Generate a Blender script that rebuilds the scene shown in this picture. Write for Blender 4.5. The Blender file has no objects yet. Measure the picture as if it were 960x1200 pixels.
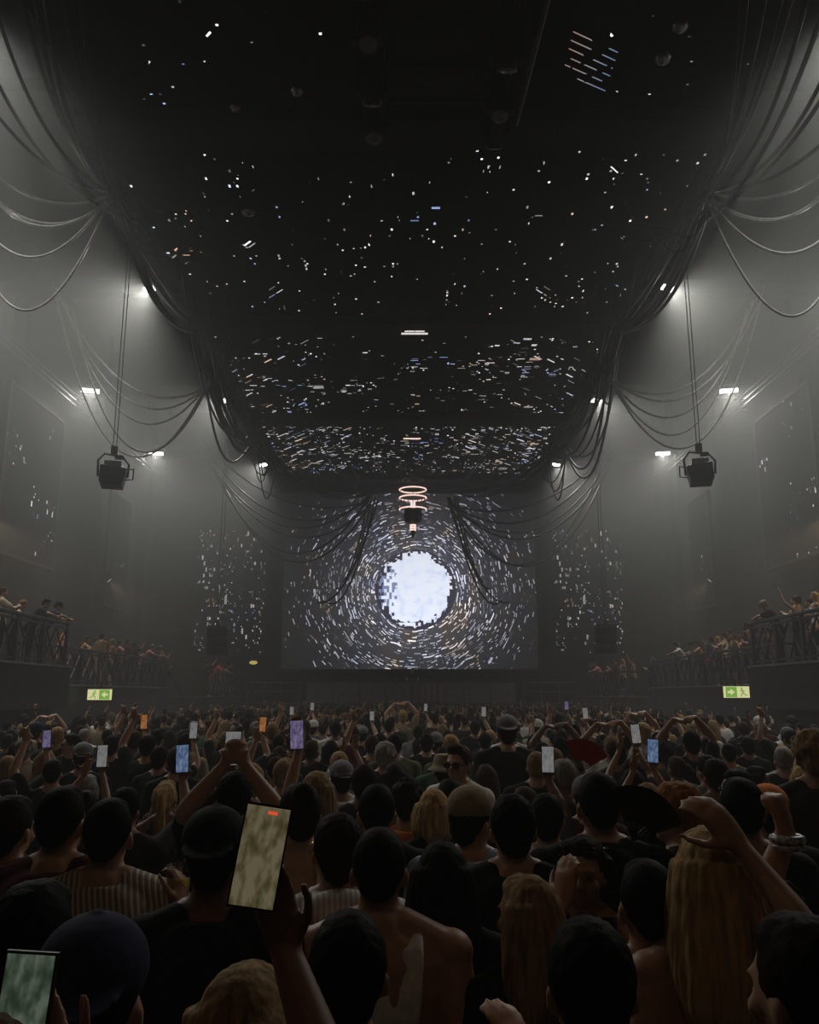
import bpy, bmesh, math, random
from mathutils import Vector, Matrix, noise
C = bpy.context.scene.collection
PI = math.pi
rnd = random.Random(7)
CAM = Vector((0.0, 0.0, 2.2)); PITCH = math.radians(12.1); F = 1000.0
FWD = Vector((0, math.cos(PITCH), math.sin(PITCH))); UP = Vector((0, -math.sin(PITCH), math.cos(PITCH)))

def at(px, py, D):
    """the point of the hall that lies D metres down the room and shows at this place of the photo"""
    d = FWD + Vector(((px - 480) / F, 0, 0)) + UP * ((600 - py) / F)
    return CAM + d * (D / d.y)

# ------------------------------------------------------------------ node materials
class NT:
    def __init__(s, m): s.t = m.node_tree; s.n = s.t.nodes; s.l = s.t.links
    def new(s, typ, **kw):
        x = s.n.new(typ)
        for k, v in kw.items(): setattr(x, k, v)
        return x
    def put(s, sock, v):
        if hasattr(v, 'is_output'): s.l.new(v, sock)
        else: sock.default_value = v
    def m(s, op, a, b=None, c=None):
        x = s.new('ShaderNodeMath', operation=op); s.put(x.inputs[0], a)
        if b is not None: s.put(x.inputs[1], b)
        if c is not None: s.put(x.inputs[2], c)
        return x.outputs[0]
    def xyz(s, v):
        x = s.new('ShaderNodeSeparateXYZ'); s.l.new(v, x.inputs[0]); return x.outputs
    def vec(s, x, y, z=0.0):
        c = s.new('ShaderNodeCombineXYZ'); s.put(c.inputs[0], x); s.put(c.inputs[1], y); s.put(c.inputs[2], z); return c.outputs[0]
    def white(s, v):
        w = s.new('ShaderNodeTexWhiteNoise', noise_dimensions='3D'); s.l.new(v, w.inputs['Vector']); return w.outputs['Value'], s.xyz(w.outputs['Color'])
    def noise(s, v, scale, detail=2.0, rough=.5):
        w = s.new('ShaderNodeTexNoise'); s.put(w.inputs['Vector'], v); w.inputs['Scale'].default_value = scale; w.inputs['Detail'].default_value = detail
        w.inputs['Roughness'].default_value = rough
        return w.outputs[0]
    def ramp(s, f, *stops):
        r = s.new('ShaderNodeValToRGB'); s.put(r.inputs[0], f); e = r.color_ramp.elements
        while len(e) < len(stops): e.new(0.5)
        for k, (p, c) in enumerate(stops): e[k].position = p; e[k].color = (*c, 1) if len(c) == 3 else c
        return r.outputs[0]
    def obj(s): return s.new('ShaderNodeTexCoord').outputs['Object']
    def mix(s, f, a, b):
        x = s.new('ShaderNodeMix', data_type='RGBA'); s.put(x.inputs[0], f)
        for i, v in ((6, a), (7, b)): s.put(x.inputs[i], v if hasattr(v, 'is_output') else (*v[:3], 1))
        return x.outputs[2]

def newmat(name):
    m = bpy.data.materials.new(name); m.use_nodes = True; m.node_tree.nodes.clear(); return m, NT(m)

_mats = {}
def mat(name, col, rough=.6, metal=0.0, vary=.25, scale=12.0, bump=0.0, spec=.5, stretch=(1, 1, 1), alpha=None, trans=0.0, col2=None):
    if name in _mats: return _mats[name]
    m, t = newmat(name)
    b = t.new('ShaderNodeBsdfPrincipled'); o = t.new('ShaderNodeOutputMaterial'); t.l.new(b.outputs[0], o.inputs[0])
    mp = t.new('ShaderNodeMapping'); t.l.new(t.obj(), mp.inputs[0]); mp.inputs['Scale'].default_value = stretch
    n = t.noise(mp.outputs[0], scale, 4.0)
    c2 = col2 or tuple(min(1, c * (1 + vary)) for c in col); c1 = tuple(c * (1 - vary) for c in col) if not col2 else col
    t.l.new(t.ramp(n, (.3, c1), (.7, c2)), b.inputs['Base Color'])
    b.inputs['Roughness'].default_value = rough; b.inputs['Metallic'].default_value = metal; b.inputs['Specular IOR Level'].default_value = spec
    b.inputs['Transmission Weight'].default_value = trans
    if bump:
        bp = t.new('ShaderNodeBump'); bp.inputs['Strength'].default_value = bump; bp.inputs['Distance'].default_value = .01
        t.l.new(n, bp.inputs['Height']); t.l.new(bp.outputs[0], b.inputs['Normal'])
    _mats[name] = m
    return m

def glow(name, col, strength, sample=False):
    if name in _mats: return _mats[name]
    m, t = newmat(name)
    e = t.new('ShaderNodeEmission'); o = t.new('ShaderNodeOutputMaterial'); t.l.new(e.outputs[0], o.inputs[0])
    e.inputs[0].default_value = (*col, 1); e.inputs[1].default_value = strength
    m.cycles.emission_sampling = 'FRONT' if sample else 'NONE'
    _mats[name] = m
    return m

def striped(name, ca, cb, freq, axis=0, duty=.5, slant=0.0, rough=.8):
    """cloth with woven stripes"""
    if name in _mats: return _mats[name]
    m, t = newmat(name)
    b = t.new('ShaderNodeBsdfPrincipled'); o = t.new('ShaderNodeOutputMaterial'); t.l.new(b.outputs[0], o.inputs[0])
    x = t.xyz(t.obj()); v = t.m('ADD', x[axis], t.m('MULTIPLY', x[2 if axis != 2 else 0], slant))
    f = t.m('LESS_THAN', t.m('FRACT', t.m('MULTIPLY', v, freq)), duty)
    t.l.new(t.mix(f, ca, cb), b.inputs['Base Color']); b.inputs['Roughness'].default_value = rough
    _mats[name] = m
    return m

# ------------------------------------------------------------------ mesh soup
class Soup:
    def __init__(s): s.v = []; s.f = []; s.mi = []
    def add(s, vs, fs, mi=0):
        b = len(s.v); s.v += [tuple(p) for p in vs]; s.f += [tuple(b + i for i in q) for q in fs]; s.mi += [mi] * len(fs); return s
    def rings(s, rs, cap=True, mi=0):
        n = len(rs[0]); vs = [p for r in rs for p in r]; fs = []
        for k in range(len(rs) - 1):
            for i in range(n):
                j = (i + 1) % n; fs.append((k * n + i, k * n + j, (k + 1) * n + j, (k + 1) * n + i))
        if cap: fs.append(tuple(range(n - 1, -1, -1))); fs.append(tuple(range((len(rs) - 1) * n, len(rs) * n)))
        return s.add(vs, fs, mi)
    def box(s, c, d, rot=None, mi=0, taper=1.0):
        vs = []
        for z in (-1, 1):
            k = taper if z < 0 else 1
            for x, y in ((-1, -1), (1, -1), (1, 1), (-1, 1)):
                p = Vector((x * d[0] / 2 * k, y * d[1] / 2 * k, z * d[2] / 2))
                vs.append(Vector(c) + (rot @ p if rot else p))
        return s.add(vs, [(3, 2, 1, 0), (4, 5, 6, 7), (0, 1, 5, 4), (1, 2, 6, 5), (2, 3, 7, 6), (3, 0, 4, 7)], mi)
    def tube(s, pts, r, seg=6, mi=0, cap=True):
        pts = [Vector(p) for p in pts]; rs = []
        rr = r if hasattr(r, '__len__') else [r] * len(pts)
        up = None
        for k, p in enumerate(pts):
            d = (pts[min(k + 1, len(pts) - 1)] - pts[max(k - 1, 0)]).normalized()
            if up is None: up = d.orthogonal().normalized()
            a = (up - d * up.dot(d))
            a = a.normalized() if a.length > 1e-6 else d.orthogonal().normalized(); up = a; b = d.cross(a)
            rs.append([p + (a * math.cos(t) + b * math.sin(t)) * rr[k] for t in [2 * PI * i / seg for i in range(seg)]])
        return s.rings(rs, cap, mi)
    def cyl(s, p, q, r, r2=None, seg=16, mi=0): return s.tube([p, q], [r, r if r2 is None else r2], seg, mi)
    def cone(s, p, q, r0, r1, seg=10, mi=0):
        """a limb: tapering tube with rounded ends"""
        p, q = Vector(p), Vector(q); d = q - p
        if d.length < 1e-6: d = Vector((0, 0, 1e-4))
        d.normalize()
        pts = [p - d * r0 * .95, p - d * r0 * .6, p, q, q + d * r1 * .6, q + d * r1 * .95]
        return s.tube(pts, [r0 * .3, r0 * .8, r0, r1, r1 * .8, r1 * .3], seg, mi)
    def ell(s, c, r, R=None, seg=14, n=9, mi=0):
        rs = []
        for k in range(n):
            a = -PI / 2 + PI * (k + .35) / (n - .3); rs.append([])
            for i in range(seg):
                t = 2 * PI * i / seg
                p = Vector((r[0] * math.cos(a) * math.cos(t), r[1] * math.cos(a) * math.sin(t), r[2] * math.sin(a)))
                rs[-1].append(Vector(c) + (R @ p if R else p))
        return s.rings(rs, True, mi)
    def torus(s, c, R, r, seg=40, sm=8, mi=0, ax=None):
        vs, fs = [], []
        for i in range(seg):
            a = 2 * PI * i / seg
            for j in range(sm):
                b = 2 * PI * j / sm
                p = Vector(((R + r * math.cos(b)) * math.cos(a), (R + r * math.cos(b)) * math.sin(a), r * math.sin(b)))
                vs.append(Vector(c) + (ax @ p if ax else p))
                fs.append((i * sm + j, ((i + 1) % seg) * sm + j, ((i + 1) % seg) * sm + (j + 1) % sm, i * sm + (j + 1) % sm))
        return s.add(vs, fs, mi)
    def mesh(s, name, smooth=False):
        me = bpy.data.meshes.new(name); me.from_pydata([tuple(v) for v in s.v], [], s.f); me.update()
        me.polygons.foreach_set('material_index', s.mi)
        if smooth: me.polygons.foreach_set('use_smooth', [True] * len(me.polygons))
        return me

def link(name, me, mats=None, parent=None, loc=None, rz=0.0):
    o = bpy.data.objects.new(name, me); C.objects.link(o)
    if me is not None and mats is not None:
        mats = mats if isinstance(mats, (list, tuple)) else [mats]
        if not me.materials:
            for m in mats: me.materials.append(m)
        else:
            for k, m in enumerate(mats): o.material_slots[k].link = 'OBJECT'; o.material_slots[k].material = m
    if parent is not None: o.parent = parent
    if loc is not None: o.location = loc
    if rz: o.rotation_euler[2] = rz
    return o
def obj(name, soup, mats, parent=None, smooth=False, bevel=0.0, loc=None, rz=0.0):
    o = link(name, soup.mesh(name, smooth), mats, parent, loc, rz)
    if bevel:
        b = o.modifiers.new('edge', 'BEVEL'); b.width = bevel; b.segments = 2; b.limit_method = 'ANGLE'
    return o
def tag(o, label=None, cat=None, group=None, kind=None):
    for k, v in (('label', label), ('category', cat), ('group', group), ('kind', kind)):
        if v: o[k] = v
    return o
def empty(name, label, cat, loc=(0, 0, 0), rz=0.0, group=None, kind=None):
    o = bpy.data.objects.new(name, None); C.objects.link(o); o.location = loc; o.rotation_euler[2] = rz
    return tag(o, label, cat, group, kind)
def struct(name, soup, m, label, bevel=0.0):
    return tag(obj(name, soup, m, bevel=bevel), label, None, None, 'structure')
def copy_tree(o, parent=None):
    c = o.copy(); C.objects.link(c)
    if parent is not None: c.parent = parent
    for ch in list(o.children): copy_tree(ch, c)
    return c

BLACK = mat('black_metal', (.012, .012, .013), .45, .3)
MATT = mat('matt_black', (.008, .008, .008), .9)
STEEL = mat('grey_steel', (.16, .16, .165), .4, .8)
RUBBER = mat('black_rubber', (.012, .012, .012), .55, spec=.4)
# ------------------------------------------------------------------ people
def remesh(soup, name, vox, smooth=3, fac=.5):
    me = soup.mesh(name); o = bpy.data.objects.new(name, me); C.objects.link(o)
    r = o.modifiers.new('r', 'REMESH'); r.mode = 'VOXEL'; r.voxel_size = vox
    sm = o.modifiers.new('s', 'SMOOTH'); sm.iterations = smooth; sm.factor = fac
    dg = bpy.context.evaluated_depsgraph_get()
    out = bpy.data.meshes.new_from_object(o.evaluated_get(dg), depsgraph=dg)
    out.name = name
    bpy.data.objects.remove(o); bpy.data.meshes.remove(me)
    out.polygons.foreach_set('use_smooth', [True] * len(out.polygons)); out.materials.clear()
    return out

def ik(S, T, l1, l2, pole):
    d = T - S; L = d.length
    if L > (l1 + l2) * .995: T = S + d * ((l1 + l2) * .995 / L); d = T - S; L = d.length
    if L < .12: T = S + d.normalized() * .12; d = T - S; L = .12
    a = (l1 * l1 - l2 * l2 + L * L) / (2 * L); h = math.sqrt(max(0, l1 * l1 - a * a)); u = d / L
    p = pole - u * pole.dot(u); p = p.normalized() if p.length > 1e-5 else u.orthogonal().normalized()
    return S + u * a + p * h, T

CURL = {'open': (.12, .12, .1), 'relaxed': (.35, .4, .3), 'grip': (.55, .8, .6), 'fist': (1.25, 1.5, .9), 'point': (.1, .1, .1)}
def hand(sp, W, d, n, side, style):
    d = d.normalized(); n = (n - d * n.dot(d)).normalized(); u = d.cross(n) * (1 if side > 0 else -1)
    prs = []
    for t, w, h in ((-.01, .026, .021), (.02, .034, .021), (.055, .041, .019), (.088, .041, .015), (.1, .034, .011)):
        prs.append([W + d * t + u * (w * math.cos(a)) + n * (h * math.sin(a)) for a in [2 * PI * i / 12 for i in range(12)]])
    sp.rings(prs)
    for k, (off, L) in enumerate(((.031, .074), (.0105, .083), (-.0105, .077), (-.03, .06))):
        c = CURL[style]
        if style == 'point' and k > 0: c = CURL['fist']
        dd = (d + u * off * 2.2 * (1 if style == 'open' else .5)).normalized(); p = W + d * (.094 - abs(off) * .22) + u * off; ang = 0
        for q, (fr, cc) in enumerate(zip((.45, .31, .24), c)):
            ang += cc * (1 + .06 * k); e = p + (dd * math.cos(ang) + n * math.sin(ang)) * L * fr
            sp.cone(p, e, .0098 - q * .0008, .009 - q * .0008, 7); p = e
    p = W + d * .028 + u * .03; k = {'open': .95, 'relaxed': .7, 'grip': .6, 'fist': .45, 'point': .5}[style]
    e = p + (d * .55 + u * k + n * .35).normalized() * .042; sp.cone(p, e, .0155, .0115, 8)
    e2 = e + (d * .8 + u * (k - .35) + n * (.25 if style == 'open' else .55)).normalized() * .034; sp.cone(e, e2, .0112, .0095, 8)
    e3 = e2 + (d * .85 + u * (k - .6) + n * (.2 if style == 'open' else .6)).normalized() * .025; sp.cone(e2, e3, .0095, .008, 8)

def figure(fem=False, lean=0.0, bend=0.0, hy=0.0, hp=0.0, hr=0.0, L=None, R=None, hair='short', top='tee', vox=.012, bulk=1.0, face=False, legs='trousers', seed=0, hem=.86, hat=None, glasses=False, **_):
    """one person, 1.72 m tall, facing +Y; returns a mesh for the body and one for each garment"""
    rg = random.Random(seed); sw = (.88 if fem else 1.0) * bulk
    Rl = Matrix.Rotation(-lean, 3, 'X') @ Matrix.Rotation(bend, 3, 'Y'); H0 = Vector((0, 0, .95))
    T = lambda p: H0 + Rl @ (Vector(p) - H0)
    N0 = Vector((0, -.01, 1.515))
    Rh = Matrix.Rotation(hy, 3, 'Z') @ Matrix.Rotation(-hp, 3, 'X') @ Matrix.Rotation(hr, 3, 'Y')
    Hd = lambda p: T(N0) + Rl @ (Rh @ (Vector(p) - N0))
    RH = Rl @ Rh
    if fem: tr = [(.80, .15, .1, 0), (.90, .172, .118, -.01), (.98, .16, .108, 0), (1.09, .122, .088, .004), (1.2, .138, .098, .006), (1.3, .152, .105, .0), (1.38, .15, .088, -.006), (1.43, .112, .068, -.012), (1.462, .06, .056, -.012), (1.49, .046, .048, -.01)]
    else: tr = [(.80, .155, .105, 0), (.92, .163, .115, 0), (1.05, .15, .105, .0), (1.2, .168, .112, .002), (1.31, .182, .118, 0), (1.385, .178, .105, -.006), (1.435, .135, .082, -.012), (1.468, .08, .066, -.014), (1.5, .056, .058, -.012)]
    def torso(sp, inf=0.0, lo=0, hi=9, seg=18, zmax=None):
        rs = []
        for z, rx, ry, yc in tr:
            if z < lo or z > hi: continue
            rx, ry = rx * bulk * (sw / bulk if 1.15 < z < 1.45 and not fem else 1) + inf, ry * bulk + inf
            rs.append([T((rx * math.copysign(abs(math.cos(a)) ** .85, math.cos(a)), yc + ry * math.copysign(abs(math.sin(a)) ** .85, math.sin(a)), z)) for a in [2 * PI * i / seg for i in range(seg)]])
        sp.rings(rs)
    arms = {}
    for sd, A in ((-1, L), (1, R)):
        S = T((sd * .183 * sw, -.005, 1.398)); l1, l2 = .285, .25
        if A is None:
            j = rg.uniform(-.03, .03)
            E, W = ik(S, T((sd * (.235 + j), .05 + j, .90)), l1, l2, Vector((sd * .3, -1, 0))); A = {}
        else:
            E, W = ik(S, Vector(A['to']), l1, l2, Vector(A.get('pole', (sd * .7, -.3, -.7))))
        fd = (W - E).normalized(); hd = Vector(A['dir']) if 'dir' in A else fd
        pn = Vector(A['palm']) if 'palm' in A else Vector((-sd, .2, 0)) if not A else Vector((0, 1, .1))
        if abs(hd.normalized().dot(pn.normalized())) > .95: pn = pn + Vector((.5 * sd, .3, .4))
        arms[sd] = (S, E, W, hd, pn, A.get('style', 'relaxed'))
    b = Soup(); torso(b)
    for sd in (-1, 1):
        S, E, W, hd, pn, st = arms[sd]; k = .86 if fem else 1.0; k *= .5 + .5 * bulk
        M = S.lerp(E, .4); b.ell(S, (.062 * k, .06 * k, .06 * k)); b.cone(S, M, .056 * k, .052 * k); b.cone(M, E, .052 * k, .04 * k)
        Q = E.lerp(W, .3); b.cone(E, Q, .04 * k, .042 * k); b.cone(Q, W, .042 * k, .027 * k); hand(b, W, hd, pn, sd, st)
        b.cone(T((sd * .06, -.015, 1.475)), S, .045 * k, .052 * k)
        hx = .088; b.cone((hx * sd, 0, .9), (hx * sd, .012, .5), .088, .058); b.cone((hx * sd, .012, .5), (hx * sd, -.012, .36), .055, .058)
        b.cone((hx * sd, -.012, .36), (hx * sd, 0, .09), .057, .04); b.cone((hx * sd, -.03, .04), (hx * 1.15 * sd, .14, .035), .04, .034)
        if fem: b.ell(T((sd * .065, .085, 1.27)), (.058, .05, .055))
        else: b.ell(T((sd * .075, .075, 1.31)), (.07, .045, .055))
    b.cone(T((0, -.016, 1.45)), Hd((0, -.004, 1.57)), .053 if fem else .06, .05 if fem else .056, 12)
    b.ell(Hd((0, -.004, 1.622)), (.073, .092, .098), RH, 18, 12); b.ell(Hd((0, .026, 1.558)), (.056, .062, .052), RH)
    b.ell(Hd((0, .062, 1.524)), (.026, .022, .02), RH); b.ell(Hd((0, .078, 1.628)), (.05, .016, .012), RH)
    b.cone(Hd((0, .086, 1.618)), Hd((0, .106, 1.583)), .008, .0125, 8); b.ell(Hd((0, .096, 1.58)), (.018, .011, .009), RH)
    b.ell(Hd((0, .08, 1.552)), (.026, .012, .007), RH); b.ell(Hd((0, .078, 1.543)), (.022, .012, .007), RH)
    for sd in (-1, 1):
        b.ell(Hd((sd * .077, -.008, 1.592)), (.009, .019, .031), RH @ Matrix.Rotation(sd * .35, 3, 'Z'), 10, 7); b.ell(Hd((sd * .042, .064, 1.578)), (.022, .02, .02), RH)
    P = {'body': remesh(b, 'body', vox, 3 if vox < .02 else 1)}
    # hair
    hs = Soup(); hv = max(.008, vox * .9)
    if hair not in ('bald',):
        k = {'buzz': .97, 'fade': 1.0}.get(hair, 1.05)
        hs.ell(Hd((0, -.02, 1.638)), (.079 * k, .09 * k, .093 * k), RH, 18, 12)
        hs.ell(Hd((0, .02, 1.69)), (.06 * k, .055, .04 * k), RH)
        if hair not in ('buzz', 'fade'): hs.ell(Hd((0, -.06, 1.585)), (.062, .05, .065), RH)
        else: hs.ell(Hd((0, -.06, 1.59)), (.057, .045, .055), RH)
        if hair == 'quiff': hs.ell(Hd((0, .045, 1.715)), (.058, .045, .032), RH)
        if hair in ('curly', 'afro'):
            kk = 1.0 if hair == 'curly' else 1.25
            for _i in range(70):
                a, e = rg.uniform(0, 2 * PI), rg.uniform(-.25, 1.4)
                p = Vector((math.cos(a) * math.cos(e) * .082 * kk, -.022 + math.sin(a) * math.cos(e) * .09 * kk, 1.635 + math.sin(e) * .095 * kk))
                if p.y > .055 and p.z < 1.68: continue
                hs.ell(Hd(p), (.022 * kk,) * 3, None, 7, 5)
        if hair in ('long', 'wavy', 'bob'):
            zl = 1.5 if hair == 'bob' else rg.uniform(1.22, 1.3); nn = 9
            for i in range(nn):
                a = -PI * (.02 + .96 * i / (nn - 1)); x, y = math.cos(a), math.sin(a)
                pts = []
                for q in range(7):
                    f = q / 6; z = 1.66 + (zl - 1.66) * f + (.02 * math.sin(i * 2.1) if q == 6 else 0)
                    w = .076 + .022 * math.sin(f * PI * .8) + (.012 * math.sin(q * 2.2 + i) if hair == 'wavy' else 0)
                    p = Vector((x * w, -.018 + y * (w * .95) - .012 * f, z)); pts.append(Hd(p) if f < .45 else Hd(p).lerp(T(p + Vector((0, -.015, 0))), (f - .45) / .55 * .8))
                hs.tube(pts, [.026, .03, .031, .031, .03, .027, .012], 8)
        if hair in ('bun', 'pony'):
            hs.ell(Hd((0, -.095, 1.7 if hair == 'bun' else 1.66)), (.042, .042, .042), RH)
            if hair == 'pony': hs.tube([Hd((0, -.1, 1.67)), Hd((0, -.14, 1.64)), Hd((0, -.15, 1.55)), Hd((.01, -.13, 1.42)), Hd((.015, -.11, 1.32))], [.025, .03, .034, .028, .01], 10)
        P['hair'] = remesh(hs, 'hair', hv, 2)
        if hair in ('long', 'wavy', 'short', 'curly', 'bob', 'quiff') and vox < .02:
            me = P['hair']
            for v in me.vertices:
                q = v.co; v.co = q + v.normal * (.004 * noise.noise(Vector((q.x * 70, q.y * 70, q.z * (12 if hair in ('long', 'bob') else 45)))))
    # hats
    if hat:
        c = Soup()
        if hat in ('cap', 'backcap', 'beanie'):
            c.ell(Hd((0, -.016, 1.672)), (.09, .105, .085), RH, 20, 12)
            if hat != 'beanie':
                s_ = 1 if hat == 'cap' else -1; y0 = .06 if s_ > 0 else -.09
                rs = []
                for zz in (0, -.009): rs.append([Hd((.072 * math.cos(a), y0 + s_ * (.085 * abs(math.sin(a)) if i else 0), 1.662 + zz - .02 * abs(math.sin(a)))) for i, a in enumerate([PI * q / 14 for q in range(15)])])
                c.rings(rs); c.ell(Hd((0, -.016, 1.758)), (.009, .009, .006), RH, 8, 5)
        else:
            c.rings([[Hd((rx * math.cos(a), -.01 + ry * math.sin(a), z)) for a in [2 * PI * i / 20 for i in range(20)]] for z, rx, ry in ((1.635, .135, .15), (1.645, .136, .151), (1.675, .095, .11), (1.72, .088, .1), (1.752, .075, .085), (1.756, .03, .03))])
        P['cap' if hat in ('cap', 'backcap') else 'beanie' if hat == 'beanie' else 'bucket_hat'] = remesh(c, 'cap', max(.006, vox * .7), 2)
    if glasses:
        g = Soup(); up = .0 if glasses is True else .085; fy = .0 if glasses is True else -.02
        for sd in (-1, 1):
            g.ell(Hd((sd * .034, .094 + fy, 1.606 + up)), (.031, .006, .021), RH @ Matrix.Rotation(-sd * .12, 3, 'Z'), 14, 7)
            g.tube([Hd((sd * .064, .082 + fy, 1.61 + up)), Hd((sd * .08, .03 + fy, 1.612 + up)), Hd((sd * .083, -.012 + fy, 1.605 + up))], .003, 6)
        g.cyl(Hd((-.01, .098 + fy, 1.612 + up)), Hd((.01, .098 + fy, 1.612 + up)), .003, seg=6)
        P['sunglasses'] = g.mesh('sunglasses', True)
    if face:
        e = Soup()
        e.ell(Hd((-.031, .078, 1.607)), (.0125, .0125, .0105), RH, 12, 8); P['eye'] = e.mesh('eye', True)
        e = Soup(); e.ell(Hd((.031, .078, 1.607)), (.0125, .0125, .0105), RH, 12, 8); P['eye2'] = e.mesh('eye', True)
    # tops
    t = Soup(); tv = max(.009, vox)
    if top in ('tee', 'long', 'hoodie', 'jersey', 'collar'):
        torso(t, .014 if top != 'hoodie' else .022, hem - .07, 1.475)
        for sd in (-1, 1):
            S, E, W, *_r = arms[sd]; k = (.86 if fem else 1.0) * (.5 + .5 * bulk); t.ell(S, (.074 * k,) * 3)
            t.cone(T((sd * .065, -.015, 1.462)), S, .054 * k, .066 * k)
            if fem: t.ell(T((sd * .065, .088, 1.27)), (.068, .06, .065))
            if top in ('tee', 'jersey', 'collar'): t.cone(S, S.lerp(E, .68), .07 * k, .068 * k)
            else: t.cone(S, E, .07 * k, .055 * k); t.cone(E, E.lerp(W, .93), .055 * k, .04 * k)
        if top == 'hoodie':
            t.ell(T((0, -.09, 1.46)), (.12, .06, .06)); t.torus(T((0, -.02, 1.475)), .085, .03, 20, 8)
        if top in ('collar',): t.torus(T((0, -.012, 1.487)), .068, .014, 20, 8)
    elif top in ('tank', 'tanktop'):
        torso(t, .011, hem - .07, 1.21)
        rs = []
        for z, rx, ry in ((1.2, .165 * sw, .118), (1.27, .15 * sw, .122), (1.33, .105 * sw, .122)):
            rs.append([T((rx * bulk * math.cos(a), ry * bulk * math.sin(a), z)) for a in [2 * PI * i / 18 for i in range(18)]])
        t.rings(rs)
        for sd in (-1, 1):
            if fem: t.ell(T((sd * .065, .088, 1.27)), (.064, .056, .06))
            for w in (-.024, -.009, .009, .024):
                x = sd * (.098 + w) * (.85 if fem else 1)
                t.tube([T((x, .112, 1.3)), T((x, .098, 1.39)), T((x * .98, .035, 1.463)), T((x * .97, -.03, 1.47)), T((x, -.095, 1.42)), T((x * .98, -.118, 1.33)), T((x * .9, -.118, 1.25))], .0115, 8)
    elif top == 'strapless':
        torso(t, .011, hem - .07, 1.25)
        for sd in (-1, 1): t.ell(T((sd * .065, .088, 1.262)), (.066, .058, .056))
    if t.v: P['shirt'] = remesh(t, 'shirt', tv, 3)
    lg = Soup()
    for sd in (-1, 1):
        hx = .088; kk = 1.0 if legs == 'trousers' else .5
        lg.cone((hx * sd, 0, .88), (hx * sd, .01, .5), .105, .082)
        if legs == 'trousers': lg.cone((hx * sd, .01, .5), (hx * sd, 0, .1), .08, .066)
    lg.rings([[(rx * bulk * math.cos(a), ry * bulk * math.sin(a), z) for a in [2 * PI * i / 16 for i in range(16)]] for z, rx, ry in ((.8, .17, .12), (.9, .183, .13), (.98, .175, .122), (1.0, .165, .115))])
    P['trousers' if legs == 'trousers' else 'shorts'] = remesh(lg, 'trousers', max(.016, vox), 2)
    P['_arms'] = arms
    return P

SKIN = [mat('skin_light', (.52, .31, .2), .5, vary=.08, scale=20), mat('skin_tan', (.4, .22, .13), .5, vary=.08, scale=20), mat('skin_brown', (.2, .1, .06), .5, vary=.08, scale=20)]
HAIR = {k: mat('hair_' + k, c, .7, spec=.06, vary=.5, scale=60, bump=.4, stretch=(1, 1, .12)) for k, c in dict(black=(.004, .0035, .003), dark_brown=(.014, .009, .006), brown=(.06, .033, .017), blond=(.4, .26, .11), fair=(.26, .17, .085), grey=(.25, .24, .22), ginger=(.3, .13, .05)).items()}
CLOTH = {k: mat('cloth_' + k, c, .85, vary=.15, scale=40, bump=.15, spec=.2) for k, c in dict(black=(.006, .006, .0065), charcoal=(.022, .022, .024), white=(.72, .7, .66), grey=(.22, .22, .23), navy=(.015, .02, .05), maroon=(.07, .012, .014), olive=(.1, .1, .05), cream=(.5, .45, .36), red=(.4, .03, .03), blue=(.06, .2, .5), brown=(.09, .05, .03), pink=(.5, .2, .22), orange=(.7, .22, .04), tan=(.3, .24, .15), pale_blue=(.35, .45, .6), green=(.05, .12, .06)).items()}
CLOTH['striped'] = striped('cloth_ribbed_stripe', (.2, .165, .12), (.55, .48, .38), 56, 0, .4, .25)
CLOTH['ribbed'] = striped('cloth_rib', (.38, .36, .32), (.6, .57, .52), 60, 0, .6)
CLOTH['bars'] = striped('cloth_black_white_bars', (.012, .012, .012), (.72, .72, .7), 11, 0, .4)
CLOTH['hoops'] = striped('cloth_black_white_hoops', (.012, .012, .012), (.72, .72, .7), 22, 2, .45)
EYE = mat('eye_dark', (.1, .08, .07), .25, vary=.02); LENS = mat('sunglass_lens', (.006, .006, .006), .08, spec=.8)
def pmat(part, look):
    if part == 'hair': return HAIR[look['hc']]
    if part == 'shirt': return CLOTH[look['tc']]
    if part in ('cap', 'beanie', 'bucket_hat'): return CLOTH[look.get('cc', 'black')]
    if part in ('trousers', 'shorts'): return CLOTH[look.get('lc', 'charcoal')]
    if part == 'sunglasses': return LENS
    if part.startswith('eye'): return EYE
    return SKIN[look.get('sk', 0)]
def place(P, look, pos, yaw, s, label, group=None):
    o = link('person', P['body'], pmat('body', look), None, pos, yaw); o.scale = (s, s, s)
    tag(o, label, 'person', group)
    for k, me in P.items():
        if k in ('body', '_arms'): continue
        c = link(k.rstrip('2'), me, pmat(k, look), o)
    return o
TAKEN = []
# ------------------------------------------------------------------ the hall
XW = 13.8; YB = 46.6; YR = -9.0; ZR = 18.0; ZC = 13.5; XC = 6.35
WALLM = mat('dark_painted_wall', (.013, .013, .014), .95, vary=.25, scale=3, spec=.05)
ROOFM = mat('black_roof', (.01, .01, .01), .95)
FLOORM = mat('dark_concrete_floor', (.03, .03, .032), .6, vary=.3, scale=4)
struct('floor', Soup().box((0, (YB + YR) / 2, -.1), (2 * XW + .4, YB - YR + .4, .2)), FLOORM, 'dark concrete dance floor under the crowd')
struct('ceiling', Soup().box((0, (YB + YR) / 2, ZR + .1), (2 * XW + .4, YB - YR + .4, .2)), ROOFM, 'black roof high above the hall')
struct('wall_left', Soup().box((-XW - .1, (YB + YR) / 2, ZR / 2), (.2, YB - YR + .4, ZR)), WALLM, 'dark side wall behind the left balconies')
struct('wall_right', Soup().box((XW + .1, (YB + YR) / 2, ZR / 2), (.2, YB - YR + .4, ZR)), WALLM, 'dark side wall behind the right balconies')
struct('wall_back', Soup().box((0, YB + .1, ZR / 2), (2 * XW, .2, ZR)), WALLM, 'dark end wall behind the stage screens')
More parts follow.
